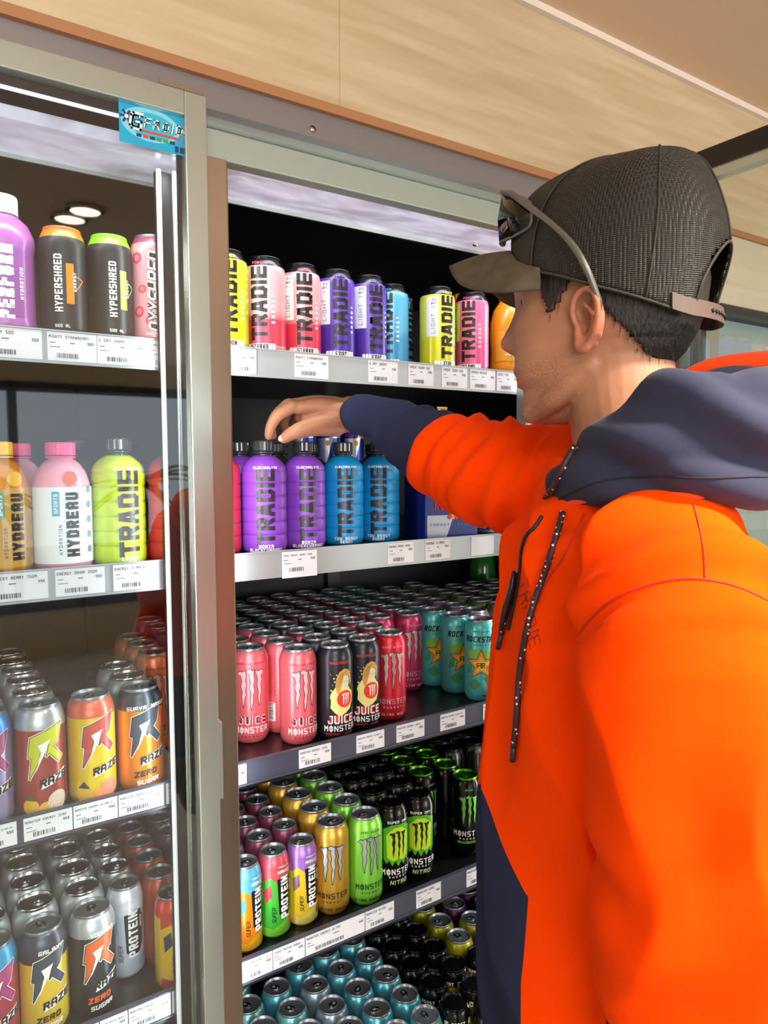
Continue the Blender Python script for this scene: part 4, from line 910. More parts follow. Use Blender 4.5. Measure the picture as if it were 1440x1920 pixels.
# multipack carton
ct = empty('drink_carton', (.905, 1.145, FZ[2]), 'blue and silver printed multipack carton standing below the sleeve', 'carton', rz=math.radians(-14))
bxm = MB(); w_, d_, h_ = .056, .055, .136
bxm.box((-w_, -d_, 0), (w_, d_, h_)); bo = bxm.build('box', pm('carton_blue', '1d2f86', .35), ct); md = bo.modifiers.new('bevel', 'BEVEL'); md.width = .0025; md.segments = 2
f = Flat(); f.poly([(-.052, .004), (-.012, .004), (.004, .048), (-.052, .048)], 1, 0); f.poly([(.0, .048), (.054, .048), (.054, .094), (.018, .094)], 1, 0)
f.text('R\u03b5\u03b4', -.022, .066, .0135, 2, 2, .62, .2, .15); f.text('B\u03c5\u03bb\u03bb', .022, .066, .0135, 0, 2, .62, .2, .2)
f.disc(.002, .048, .008, 3, 1); f.poly([(-.012, .044), (-.003, .052), (.0, .044), (-.006, .039)], 2, 2); f.poly([(.016, .044), (.007, .052), (.004, .044), (.010, .039)], 2, 2)
f.text('ENERGY', -.026, .030, .0055, 4, 2, .8, .15, .5); f.text('DRINK', .026, .030, .0055, 4, 2, .8, .15, .5)
child('printed_label', f.mesh('printed_label', [pm('print_navy', '1a2450', .35), pm('print_silverpack', 'b8bcc8', .35, .3), MC['print_logo_red'], MC['print_sun_yellow'], pm('print_greyblue', '8a8fa0', .4)]), ct, (0, -d_-.0002, 0))
# ================================================================== the person
PO = Vector((at(1150, 960, .82).x, at(1150, 960, .82).y, 0))
person = empty('person', PO, 'person in orange and navy hoodie and black mesh cap reaching into the fridge', 'person')

def rest(o, parent, mats=None):
    """move a world-space mesh under its parent"""
    off = Vector(); p = parent
    while p is not None: off += Vector(p.location); p = p.parent
    o.data.transform(Matrix.Translation(-off)); o.parent = parent
    return o
def melt(mb, name, voxel, smooth=4, fac=.5):
    """union of overlapping shapes as one continuous skin"""
    o = mb.build(name+'_raw', [M_black])
    md = o.modifiers.new('r', 'REMESH'); md.mode = 'VOXEL'; md.voxel_size = voxel; md.use_smooth_shade = True
    if smooth: ms = o.modifiers.new('s', 'SMOOTH'); ms.iterations = smooth; ms.factor = fac
    dg = bpy.context.evaluated_depsgraph_get(); dg.update()
    me = bpy.data.meshes.new_from_object(o.evaluated_get(dg)); bpy.data.objects.remove(o)
    me.name = name; me.materials.clear()
    r = bpy.data.objects.new(name, me); C.objects.link(r)
    me.polygons.foreach_set('use_smooth', [True]*len(me.polygons))
    return r
def coords(me):
    a = np.empty(len(me.vertices)*3); me.vertices.foreach_get('co', a); return a.reshape(-1, 3)
def normals(me):
    a = np.empty(len(me.vertices)*3); me.vertices.foreach_get('normal', a); return a.reshape(-1, 3)
def setco(me, a): me.vertices.foreach_set('co', a.ravel()); me.update()
def fattr(me, name, vals):
    at_ = me.attributes.new(name, 'FLOAT', 'POINT'); at_.data.foreach_set('value', np.asarray(vals, dtype=float))
def sstep(a, b, x): t = np.clip((x-a)/(b-a), 0, 1); return t*t*(3-2*t)
def cap_tube(mb, pts, n=16, k=5, flat=1., up=None):
    """smooth tapered limb through (point, radius) with rounded ends"""
    P = [tuple(Vector(p))+(r,) for p, r in pts]; Q = catmull(P, k) if len(P) > 2 else [np.array(p) for p in P]
    d0 = Vector(Q[0][:3]-Q[1][:3]).normalized(); d1 = Vector(Q[-1][:3]-Q[-2][:3]).normalized()
    out = []
    for a in (0.02, .4, .75): out.append((Vector(Q[0][:3])+d0*Q[0][3]*math.cos(math.asin(a)), Q[0][3]*a))
    out += [(Vector(q[:3]), q[3]) for q in Q]
    for a in (.75, .4, .02): out.append((Vector(Q[-1][:3])+d1*Q[-1][3]*math.cos(math.asin(a)), Q[-1][3]*a))
    return mb.tube([o[0] for o in out], [o[1] for o in out], n, flat=flat, up=up)

# ---- head frame
FA = math.radians(-22.0)
HF = Vector((math.sin(FA), math.cos(FA), 0)); HL = Vector((-math.cos(FA), math.sin(FA), 0)); HU = Vector((0, 0, 1))
hp_ = math.radians(-2); HF, HU = (HF*math.cos(hp_)+HU*math.sin(hp_)), (HU*math.cos(hp_)-HF*math.sin(hp_))
HO = at(1128, 602, .80)
def hpt(f, l, u):
    if -.125 < u < -.03 and f > -.03: u = -.03+(u+.03)*.87
    return HO+HF*f+HL*l+HU*u
def lerp(tab, u): return float(np.interp(u, [t[0] for t in tab], [t[1] for t in tab]))
FRONT = [(-.122, .058), (-.117, .076), (-.108, .089), (-.097, .094), (-.088, .092), (-.078, .088), (-.070, .093), (-.063, .099), (-.058, .097), (-.052, .101), (-.044, .099), (-.030, .098), (-.015, .097), (0, .096), (.015, .094), (.028, .094), (.036, .097), (.050, .098), (.070, .084), (.09, .070), (.105, .052), (.116, .03), (.122, .005)]
BACK = [(-.122, .02), (-.115, .0), (-.10, -.025), (-.08, -.045), (-.06, -.062), (-.04, -.082), (-.02, -.094), (0, -.102), (.03, -.106), (.06, -.102), (.085, -.087), (.105, -.06), (.116, -.035), (.122, -.015)]
WID = [(-.122, .012), (-.115, .024), (-.10, .036), (-.085, .046), (-.065, .055), (-.045, .061), (-.02, .067), (0, .071), (.02, .073), (.05, .074), (.08, .066), (.10, .050), (.112, .034), (.122, .012)]
NOSE = [(-.034, 0), (-.027, .005), (-.021, .016), (-.015, .024), (-.008, .026), (.001, .021), (.012, .015), (.022, .010), (.032, .006), (.044, .002), (.052, 0)]
def head_ring(u, n=72, grow=0.):
    F, B, Wd = lerp(FRONT, u)+grow, lerp(BACK, u)-grow, lerp(WID, u)+grow
    c = (F+B)/2-.01*(1 if u > -.03 else 0); out = []
    for i in range(n):
        a = 2*PI*i/n; ca, sa = math.cos(a), math.sin(a)
        ex = F-c if ca > 0 else c-B
        e = .86 if ca > 0 else .95
        f = c+ex*math.copysign(abs(ca)**e, ca); l = Wd*math.copysign(abs(sa)**(.92), sa)
        # nose, eye sockets, cheekbones, lips
        an = math.atan2(sa, ca)
        if not grow:
            f += lerp(NOSE, u)*math.exp(-(l/(.0085+.004*max(0, min(1, (.01-u)/.03))))**2)*(1 if ca > 0 else 0)
            if ca > 0:
                for s in (-1, 1):
                    f -= .009*math.exp(-((l-s*.031)/.013)**2-((u-.028)/.011)**2)
                    f += .004*math.exp(-((l-s*.040)/.014)**2-((u+.002)/.014)**2)
                f -= .003*math.exp(-((l-0)/.03)**2-((u+.0615)/.0025)**2)
        out.append(hpt(f, l, u))
    return out
sk = MB()
us = [-.1215]+list(np.arange(-.119, .121, .004))+[.1215]
def up_(P): return P
sk.rings([head_ring(u) for u in us])
# neck and shoulders under the clothes
cap_tube(sk, [(hpt(-.018, 0, -.05), .056), (hpt(-.022, 0, -.10), .058), (hpt(-.030, 0, -.15), .062), (hpt(-.036, 0, -.19), .075)], 28)
TF = Vector((-.83, .558, 0)); TL = Vector((-.558, -.83, 0))
def tpt(f, l, z): return Vector((PO.x, PO.y, z))+TF*f+TL*l
cap_tube(sk, [(hpt(-.036, 0, -.20), .08), (tpt(0, 0, 1.32), .11), (tpt(0, 0, 1.15), .11), (tpt(0, 0, .95), .11)], 24)
# jaw corner and chin softness
for s in (-1, 1):
    cap_tube(sk, [(hpt(-.004, s*.048, -.058), .013), (hpt(.035, s*.040, -.088), .014), (hpt(.076, s*.016, -.106), .013)], 12)
    # ear: rim, inner ridge, lobe, back plate
    eu = Vector((0, 0, 0))
    def ept(f, u, out): return hpt(-.005+f*.88, s*(.071+out), u*.95-.016)
    rim = [(.010, .002, .002), (.012, .014, .006), (.007, .027, .011), (-.004, .034, .015), (-.016, .031, .019), (-.022, .019, .021), (-.022, .004, .019), (-.017, -.010, .015), (-.010, -.020, .010), (-.003, -.027, .007), (.004, -.026, .004), (.007, -.018, .002)]
    cap_tube(sk, [(ept(*p), .0036 if i < 9 else .0055) for i, p in enumerate(rim)], 10, 4)
    cap_tube(sk, [(ept(-.004, .020, .010), .0026), (ept(-.014, .008, .013), .0028), (ept(-.013, -.006, .011), .003), (ept(-.004, -.014, .006), .003), (ept(.004, -.012, .003), .003)], 8, 4)
    cap_tube(sk, [(ept(.007, -.002, .002), .0042), (ept(.008, -.010, .003), .0045)], 8, 3)
    sk.ellipsoid(ept(-.010, .004, .002), (HF*.017+HL*(-s)*.013, HU*.030, HL*.003), 18, 10)
    sk.ellipsoid(ept(.0, -.022, .003), (HF*.009, HU*.009, HL*.005), 12, 8)
# lips
for u_, r_ in ((-.0565, .0048), (-.0655, .0052)):
    cap_tube(sk, [(hpt(.074, .022, -.061), .002), (hpt(.090, .012, u_), r_*.8), (hpt(.0955, 0, u_), r_), (hpt(.090, -.012, u_), r_*.8), (hpt(.074, -.022, -.061), .002)], 10, 4)
for s in (-1, 1): cap_tube(sk, [(hpt(.090, s*.010, -.020), .0062), (hpt(.104, s*.007, -.018), .0058)], 10, 3)
# right arm and hand reaching over the bottle
def hy(px, py, Y): return at(px, py, Y=Y)
WR = hy(655, 776, 1.090)
armR = [(at(1075, 890, .98), .045), (at(890, 880, 1.05), .040), (at(760, 800, 1.15), .031), (WR, .0315)]
cap_tube(sk, [(tpt(0, 0, 1.38), .07), (at(1100, 890, .96), .055)], 16)
cap_tube(sk, armR, 18)
mcp = {'index': hy(548, 762, 1.098), 'middle': hy(541, 757, 1.120), 'ring': hy(549, 760, 1.141), 'pinky': hy(562, 768, 1.158)}
sk_wr = {'index': hy(648, 776, 1.080), 'middle': hy(650, 770, 1.090), 'ring': hy(650, 771, 1.101), 'pinky': hy(650, 777, 1.110)}
for k, m in mcp.items():
    mid = (m+sk_wr[k])/2+Vector((0, 0, .005))
    cap_tube(sk, [(sk_wr[k], .022), (mid, .0165), (m+Vector((.004, 0, -.002)), .0108)], 14)
cap_tube(sk, [(hy(645, 784, 1.085), .026), (hy(610, 788, 1.09), .024), (hy(580, 786, 1.10), .016)], 14)
sk.ellipsoid(hy(603, 778, 1.118), (Vector((.050, 0, .004)), Vector((0, .036, 0)), Vector((0, 0, .0225))), 20, 12)
fing = {'index': [(mcp['index'], .0118), (hy(521, 779, 1.102), .0104), (hy(508, 800, 1.108), .0090), (hy(504, 817, 1.116), .0076)],
        'middle': [(mcp['middle'], .0102), (hy(517, 779, 1.133), .0092), (hy(509, 800, 1.144), .0080), (hy(512, 818, 1.148), .0068)],
        'ring': [(mcp['ring'], .0098), (hy(534, 785, 1.163), .0088), (hy(534, 803, 1.168), .0078), (hy(542, 815, 1.164), .0066)],
        'pinky': [(mcp['pinky'], .0088), (hy(553, 789, 1.180), .0076), (hy(560, 802, 1.182), .0068), (hy(571, 812, 1.176), .0058)],
        'thumb': [(hy(630, 795, 1.078), .022), (hy(596, 798, 1.064), .0175), (hy(564, 806, 1.070), .0138), (hy(545, 814, 1.084), .0112), (hy(533, 822, 1.094), .0092)]}
for k, f_ in fing.items(): cap_tube(sk, f_, 14, 5)
# left arm and hand, hanging below the frame
armL = [(at(1290, 1120, .63), .05), (at(1290, 1500, .585), .045), (at(1320, 1800, .58), .04), (at(1330, 2290, .60), .028)]
cap_tube(sk, [(tpt(0, 0, 1.38), .07), (armL[0][0], .055)], 16); cap_tube(sk, armL, 18)
hL = armL[-1][0]; dn_ = Vector((0, 0, -1))
sk.ellipsoid(hL+dn_*.05, (TF*.038, TL*.014, Vector((0, 0, .05))), 18, 12)
for i, (o_, ln, r_) in enumerate([(.029, .075, .0088), (.010, .085, .0092), (-.009, .080, .0088), (-.027, .064, .0078)]):
    b0 = hL+dn_*.085+TF*o_
    cap_tube(sk, [(b0, r_), (b0+dn_*ln*.5-TL*.004, r_*.9), (b0+dn_*ln*.8-TL*.014, r_*.85), (b0+dn_*ln*.98-TL*.026, r_*.75)], 12)
cap_tube(sk, [(hL+dn_*.03+TF*.02, .014), (hL+dn_*.065+TF*.046, .0115), (hL+dn_*.10+TF*.052-TL*.008, .009)], 12)
body = melt(sk, 'body', .0023, 3, .5)
me = body.data; P_ = coords(me); Nn = normals(me)
# knuckle and wrist creases: a fine relief
M_skin = pm('skin', 'b98562', .5, 0, .4, sss=.08)
def skin_mat(m):
    t, b = nodes(m); N = t.nodes.new; L = t.links.new
    tc = N('ShaderNodeTexCoord'); nz = N('ShaderNodeTexNoise'); nz.inputs['Scale'].default_value = 14; nz.inputs['Detail'].default_value = 6
    r = N('ShaderNodeValToRGB'); r.color_ramp.elements[0].position = .3; r.color_ramp.elements[1].position = .72
    r.color_ramp.elements[0].color = (*hx('a06a4e'), 1); r.color_ramp.elements[1].color = (*hx('bd8768'), 1)
    st2 = N('ShaderNodeTexNoise'); st2.inputs['Scale'].default_value = 420; st2.inputs['Detail'].default_value = 2
    r2 = N('ShaderNodeValToRGB'); r2.color_ramp.elements[0].position = .42; r2.color_ramp.elements[1].position = .6
    r2.color_ramp.elements[0].color = (.25, .2, .17, 1); r2.color_ramp.elements[1].color = (1, 1, 1, 1)
    at_ = N('ShaderNodeAttribute'); at_.attribute_name = 'beard'
    sc = N('ShaderNodeMath'); sc.operation = 'MULTIPLY'; sc.inputs[1].default_value = .38
    mx = N('ShaderNodeMix'); mx.data_type = 'RGBA'; mx.blend_type = 'MULTIPLY'
    pk = N('ShaderNodeAttribute'); pk.attribute_name = 'pink'
    m3 = N('ShaderNodeMix'); m3.data_type = 'RGBA'
    m3.inputs[7].default_value = (*hx('c07058'), 1)
    L(tc.outputs['Object'], nz.inputs[0]); L(tc.outputs['Object'], st2.inputs[0]); L(nz.outputs[0], r.inputs[0]); L(st2.outputs[0], r2.inputs[0])
    L(at_.outputs['Fac'], sc.inputs[0]); L(sc.outputs[0], mx.inputs[0]); L(r.outputs[0], mx.inputs[6]); L(r2.outputs[0], mx.inputs[7])
    L(mx.outputs[2], m3.inputs[6]); L(pk.outputs['Fac'], m3.inputs[0]); L(m3.outputs[2], b.inputs['Base Color'])
    bp = N('ShaderNodeBump'); bp.inputs['Strength'].default_value = .25; bp.inputs['Distance'].default_value = .0006
    L(st2.outputs[0], bp.inputs['Height']); L(bp.outputs[0], b.inputs['Normal'])
skin_mat(M_skin)
rel = P_-np.array(HO); hf = rel@np.array(HF); hl = rel@np.array(HL); hu = rel@np.array(HU)
ishead = (hu > -.14) & (np.abs(hl) < .10) & (hf > -.13) & (hf < .15)
jaw = ishead*sstep(-.030, -.050, hu)*sstep(-.135, -.105, hu)*sstep(.005, .03, hf)
stache = ishead*np.exp(-((hu+.042)/.008)**2)*(hf > .06)*(np.abs(hl) < .03)
fattr(me, 'beard', np.clip(jaw*.8+stache, 0, 1)*(np.abs(hl) < .066))
lip = ishead*np.exp(-((hu+.057)/.0075)**2)*(hf > .086)*(np.abs(hl) < .022)
ear = ishead*((np.abs(hl) > .076) & (hf < .01))*.55
nosep = ishead*np.exp(-((hu+.01)/.014)**2)*(hf > .108)*.3
fattr(me, 'pink', np.clip(lip*.9+ear+nosep, 0, 1))
me.materials.append(M_skin); rest(body, person)
# thumbnail and fingernails
nl = MB(); tn = fing['thumb'][-1][0]
v1 = (fing['thumb'][-1][0]-fing['thumb'][-2][0]).normalized()
cdir = (CP-tn).normalized(); nrm = (cdir-v1*cdir.dot(v1)+Vector((0, 0, .5))).normalized(); nrm = (nrm-v1*nrm.dot(v1)).normalized(); sd_ = v1.cross(nrm)
nl.ellipsoid(tn+nrm*.0064+v1*.001, (v1*.0075, sd_*.0056, nrm*.0022), 14, 8)
nl.build('fingernail', pm('nail', 'd9b3a0', .3), person, rel=True)
# eyes, brows
for s in (-1, 1):
    ey = MB(); ey.ellipsoid(hpt(.068, s*.031, .026), (HF*.0112, HL*.0112, HU*.0112), 18, 12); e_ = ey.build('eye', pm('eye_white', 'd8d2c8', .2), person, rel=True)
    ir = MB(); ir.ellipsoid(hpt(.0783, s*.031, .026), (HF*.0018, HL*.0052, HU*.0052), 14, 8); ir.build('iris', pm('iris', '2a1a10', .15), e_, rel=False)
    e_.children[0].data.transform(Matrix.Translation(-PO)); 
    bz = MB(); cap_tube(bz, [(hpt(.094, s*.014, .045), .0025), (hpt(.091, s*.030, .050), .0032), (hpt(.078, s*.048, .046), .0018)], 8, 4); bz.build('eyebrow', pm('brow_hair', '2a1d14', .8), person, rel=True)

# ---- hair under the cap: sides and nape
def cap_line(f):   # height of the cap's lower edge along the head
    return float(np.interp(f, [-.13, -.10, -.06, -.02, .02, .05, .07, .088, .12], [-.020, -.016, .002, .018, .036, .048, .060, .080, .088]))
hr = MB(); n = 220; g = .0035
rows_ = []
uu = list(np.arange(-.088, .070, .0015))
for u in uu: rows_.append(head_ring(u, n, g))
def hair_keep(f, l, u, a):
    if u > cap_line(f)+(.060 if f < -.045 else .012): return False
    nape = -.078+.035*sstep(-.075, -.02, f)+.0
    if f < -.014: return u > float(np.interp(f, [-.11, -.09, -.07, -.045, -.014], [-.080, -.076, -.062, -.026, .012]))
    return u > .003 and f < .047-.013*min(1, max(0, (.05-u)/.047)) and f > .008+.020*min(1, max(0, (.032-u)/.027))
    side = 1 if f < .040 else 0
    if f < .008: return u > .022
    return side and u > -.004+.0*f and f < .036+(u)*.25 and u > (-.004 if f < .032 else .012)
vs = [p for r in rows_ for p in r]; fs = []
for j in range(len(rows_)-1):
    for i in range(n):
        q = (j*n+i, j*n+(i+1) % n, (j+1)*n+(i+1) % n, (j+1)*n+i)
        c_ = sum((Vector(vs[k]) for k in q), Vector())/4-HO
        f_, l_, u_ = c_.dot(HF), c_.dot(HL), c_.dot(HU)
        if hair_keep(f_+.003*noise.noise(Vector((f_*160, l_*160, u_*160))), l_, u_+.004*noise.noise(Vector((f_*300, l_*300, 3))), i): fs.append(q)
hr.add(vs, fs, 0, True)
ho = hr.build('hair', noisy(pm('dark_brown_hair', '17110d', .55), '0f0b09', '2a1f17', (60, 60, 9), 7, 4, .8), person, rel=True)
md = ho.modifiers.new('t', 'SOLIDIFY'); md.thickness = .004; md.offset = -.4
# short strands that break up the nape line
rnd = random.Random(9); stx = MB()
for _ in range(1500):
    u = rnd.uniform(-.088, .01); a = rnd.uniform(0, 2*PI)
    rg = head_ring(u, 72, .004); p = rg[int(a/(2*PI)*72) % 72]; c_ = p-HO; f_, l_, u_ = c_.dot(HF), c_.dot(HL), c_.dot(HU)
    if f_ > .034 or not hair_keep(f_, l_, u_+.008, 0): continue
    out = (HF*f_+HL*l_).normalized(); ln = rnd.uniform(.006, .013); side_ = out.cross(HU).normalized()*.0005
    e = p+out*.002-HU*ln+side_*rnd.uniform(-6, 6)-out*.001
    stx.add([p-side_, p+side_, e], [(0, 1, 2)])
stx.build('hair_strands', MC['dark_brown_hair'], person, rel=True)

# ---- cap
def crown(v, a, grow=0.):
    """v 0 at the edge .. 1 at the button, a angle from the front"""
    ca, sa = math.cos(a), math.sin(a)
    ex = .108 if ca > 0 else .108+.021*math.sin(min(1, v/.40)*PI/2); wy = .089
    f0 = -.010+ex*ca; l0 = wy*sa
    u0 = cap_line(f0)+.0
    top = .162
    fr = max(0, ca)**2
    # tall front panels, round back
    r = max(0., math.cos(v*PI/2))**(.60-.27*max(0, ca)-.05*min(0, ca))
    hgt = math.sin(v*PI/2)**(.95-.10*max(0, ca))
    cf = -.046*v*v
    f = (f0+.010)*r-.010+cf; l = l0*r
    u = u0+(top-u0)*hgt
    bump = .0035*math.sin(a*3+1.5)*math.sin(v*PI)
    return hpt(f+ca*(grow+bump), l+sa*(grow+bump), u+grow*v)
capo = MB(); n = 128; kk = 40
rr = [[crown(j/kk, 2*PI*i/n) for i in range(n)] for j in range(kk+1)]
vs = [p for r in rr for p in r]; fs = []; ms = []
for j in range(kk):
    for i in range(n):
        a = (2*PI*(i+.5)/n); a = a-2*PI if a > PI else a
        if abs(abs(a)-PI) < .56 and (abs(abs(a)-PI)/.56)**2+((j/kk)/.27)**2 < 1: continue
        fs.append((j*n+i, j*n+(i+1) % n, (j+1)*n+(i+1) % n, (j+1)*n+i)); ms.append(0 if abs(a) < .98 else 1)
for f_, m_ in zip(fs, ms): pass
M_capf = noisy(pm('cap_charcoal_twill', '2b2822', .8), '2a261f', '37322a', (1, 1, 1), 60, 4, .2)
M_brim = noisy(pm('cap_brim_twill', '4a4030', .8), '463c2c', '564a38', (1, 1, 1), 50, 4, .2)
M_mesh = pm('cap_black_mesh', '0a0909', .42, .0, .5)
def mesh_mat(m):
    t, b = nodes(m); N = t.nodes.new; L = t.links.new
    tc = N('ShaderNodeTexCoord'); w = []
    for dr_, sc_ in (('Z', 160), ('X', 110), ('Y', 110)):
        wv = N('ShaderNodeTexWave'); wv.bands_direction = dr_; wv.inputs['Scale'].default_value = sc_; wv.inputs['Distortion'].default_value = .8; L(tc.outputs['Object'], wv.inputs[0]); w.append(wv)
    a1 = N('ShaderNodeMath'); a1.operation = 'MULTIPLY'; a2 = N('ShaderNodeMath'); a2.operation = 'ADD'
    L(w[1].outputs[1], a2.inputs[0]); L(w[2].outputs[1], a2.inputs[1]); L(w[0].outputs[1], a1.inputs[0]); L(a2.outputs[0], a1.inputs[1])
    bp = N('ShaderNodeBump'); bp.inputs['Strength'].default_value = 1.; bp.inputs['Distance'].default_value = .0009
    L(a1.outputs[0], bp.inputs['Height']); L(bp.outputs[0], b.inputs['Normal'])
    r = N('ShaderNodeValToRGB'); r.color_ramp.elements[0].color = (.004, .004, .004, 1); r.color_ramp.elements[1].color = (.05, .042, .036, 1); r.color_ramp.elements[1].position = 1
    L(a1.outputs[0], r.inputs[0]); L(r.outputs[0], b.inputs['Base Color'])
mesh_mat(M_mesh)
cap = empty('cap', (0, 0, 0)); cap.parent = person
x = MB(); x.add(vs, [f_ for f_, m_ in zip(fs, ms) if m_ == 0], 0, True); o1 = x.build('front_panel', M_capf, cap, rel=True)
x = MB(); x.add(vs, [f_ for f_, m_ in zip(fs, ms) if m_ == 1], 0, True); o2 = x.build('mesh_panel', M_mesh, cap, rel=True)
for o in (o1, o2): md = o.modifiers.new('t', 'SOLIDIFY'); md.thickness = .002; md.offset = -1
sb = MB()
for a in (.98, -.98, PI/2+.55, -PI/2-.55, PI):
    sb.tube([crown(v, a, .0006) for v in np.linspace(.0 if abs(abs(a)-PI) > .1 else .28, .985, 18)], .0011, 6)
sb.tube([crown(0, a, .0004) for a in np.linspace(-PI+.56, PI-.56, 60)], .0016, 6)
sb.tube([crown(.27*math.sqrt(max(0, 1-(b/.56)**2)), PI+b, .0006) for b in np.linspace(-.56, .56, 26)], .0016, 6)
sb.build('seam', M_capf, cap, rel=True)
MB().ellipsoid(crown(1, 0), (HF*.0105, HL*.0105, HU*.0045), 18, 8).build('button', M_capf, cap, rel=True)
# brim: curved plate
br = MB(); nr, na = 12, 40; g_ = []
for j in range(nr+1):
    t = j/nr; row_ = []
    for i in range(na+1):
        s = -1+2*i/na; a = s*1.12
        base = crown(0, a, .001); c_ = base-HO; f0, l0, u0 = c_.dot(HF), c_.dot(HL), c_.dot(HU)
        ext = .078*(1-abs(s)**4.5)**.5 if abs(s) < 1 else 0
        f1 = f0+t*ext; l1 = l0*(1+.02*t*(1-abs(s)))
        u1 = u0+.004-.020*(abs(l1)/.075)**2*t+.002*t+.004*math.sin(t*PI)
        row_.append(hpt(f1, l1, u1))
    g_.append(row_)
vs = [p for r in g_ for p in r]; br.add(vs, [(j*(na+1)+i, j*(na+1)+i+1, (j+1)*(na+1)+i+1, (j+1)*(na+1)+i) for j in range(nr) for i in range(na)], 0, True)
bo = br.build('brim', M_brim, cap, rel=True); md = bo.modifiers.new('t', 'SOLIDIFY'); md.thickness = .003; md.offset = 0
sp = MB()
spp = [crown(.02, PI+b, .0015) for b in np.linspace(-.80, .80, 22)]
rg = []
for p in spp:
    out = (p-hpt(-.01, 0, .0)); out = (out-HU*out.dot(HU)).normalized()
    rg.append([p-HU*.008, p+HU*.008, p+HU*.008+out*.0016, p-HU*.008+out*.0016])
sp.rings(rg, 0, True, False); so_ = sp.build('strap', pm('strap_brown', '55433c', .5), cap, rel=True)
sn = MB()
for b in np.linspace(-.30, .30, 9):
    p = crown(.02, PI+b, .0035); sn.ellipsoid(p, (HF*.002, HL*.0022, HU*.0022), 8, 5)
sn.build('snap_studs', M_black, cap, rel=True)

# ---- sunglasses resting on the cap
sg = empty('sunglasses', hpt(.10, 0, .10), 'dark wraparound sunglasses with grey arms resting on the cap above its brim', 'sunglasses')
M_fr = pm('grey_frame', '6d6a64', .35, .4); M_lens = pm('dark_lens', '0d0b0b', .06, .2, .8)
gf, gu = .100, .130
for s in (-1, 1):
    L_ = [hpt(.104, s*.010, .140), hpt(.101, s*.026, .147), hpt(.0915, s*.046, .1465), hpt(.072, s*.062, .134), hpt(.051, s*.072, .119), hpt(.0500, s*.071, .106), hpt(.0535, s*.068, .096), hpt(.078, s*.056, .0935), hpt(.0985, s*.042, .095), hpt(.104, s*.022, .098), hpt(.106, s*.012, .112)]
    n_ = len(L_)
    c_ = hpt(.098, s*.046, .119)
    lm = MB(); lm.add(L_+[c_], [(i, (i+1) % n_, n_) for i in range(n_)], 0, True)
    lo = lm.build('lens', M_lens, sg, rel=True); md = lo.modifiers.new('t', 'SOLIDIFY'); md.thickness = .0018
    rm = MB(); Q = catmull([tuple(p) for p in L_+[L_[0]]], 4); rm.tube([Vector(q) for q in Q], .0019, 8); rm.build('rim', M_fr if s == 1 else pm('gold_frame', 'a8924c', .3, .6), sg, rel=True)
    arm = [(hpt(.093, s*.047, .1475), .0026), (hpt(.075, s*.062, .1365), .0034), (hpt(.050, s*.077, .1135), .0036), (hpt(.018, s*.092, .083), .0030), (hpt(-.004, s*.0985, .057), .0034), (hpt(-.017, s*.0985, .032), .0036), (hpt(-.026, s*.090, .002), .0028)]
    am = MB(); cap_tube(am, arm, 10, 6); am.build('temple', M_fr, sg, rel=True)
x = MB(); cap_tube(x, [(hpt(.104, .010, .138), .0022), (hpt(.107, 0, .141), .0024), (hpt(.104, -.010, .138), .0022)], 8, 4); x.build('bridge', M_fr, sg, rel=True)

# ---- hoodie: body and sleeves in one skin, panels told apart by an attribute
hd = MB()
prof_t = [(.80, .136, .150, .185), (.84, .139, .150, .190), (.95, .143, .150, .192), (1.05, .141, .150, .195), (1.15, .132, .148, .200), (1.24, .122, .142, .205), (1.31, .116, .130, .205), (1.36, .110, .115, .19), (1.40, .092, .095, .15), (1.435, .078, .080, .10), (1.455, .070, .070, .075)]
rg = []
for z, af, ab, b in [tuple(q) for q in catmull(prof_t, 4)]:
    r_ = []
    for i in range(56):
        a = 2*PI*i/56; ca, sa = math.cos(a), math.sin(a)
        r_.append(tpt((af if ca > 0 else ab)*math.copysign(abs(ca)**.85, ca), b*math.copysign(abs(sa)**.85, sa), z))
    rg.append(r_)
hd.rings(rg)
slL = [(at(1215, 1060, .70), .075), (at(1275, 1110, .645), .082), (at(1285, 1250, .60), .084), (at(1290, 1450, .585), .083), (at(1305, 1700, .58), .080), (at(1320, 1950, .58), .072), (at(1325, 2150, .59), .058), (at(1330, 2275, .60), .046)]
cap_tube(hd, slL, 32)
slR = [(at(1125, 930, .92), .085), (at(1060, 905, .97), .080), (at(985, 895, 1.0), .076), (at(905, 882, 1.04), .073), (at(850, 862, 1.08), .068), (at(800, 836, 1.12), .058), (at(752, 808, 1.16), .048), (at(712, 787, 1.195), .037), (at(684, 778, 1.21), .0345), (at(672, 777, 1.222), .034)]
cap_tube(hd, slR, 32)
hood = melt(hd, 'hoodie', .0042, 7, .6)
me = hood.data; P_ = coords(me); Nn = normals(me)
def nz3(p, s, seed=0): return np.array([noise.noise(Vector((q[0]*s+seed, q[1]*s, q[2]*s))) for q in p])
def limb_coords(P, path):
    """for each point: distance along the limb, distance from its axis"""
    Q = [np.array(q[:3]) for q in catmull([tuple(p)+(r,) for p, r in path], 6)]
    best = np.full(len(P), 1e9); along = np.zeros(len(P)); acc = 0
    for a, b in zip(Q[:-1], Q[1:]):
        d = b-a; L = np.linalg.norm(d); t = np.clip(((P-a)@d)/(L*L), 0, 1); c_ = a+t[:, None]*d; ds = np.linalg.norm(P-c_, axis=1)
        m = ds < best; best[m] = ds[m]; along[m] = acc+t[m]*L; acc += L
    return along, best, acc
aR, dR, LR = limb_coords(P_, slR); aL, dL, LL = limb_coords(P_, slL)
T = P_-np.array(PO); tf = T@np.array(TF); tl = T@np.array(TL); tz = P_[:, 2]
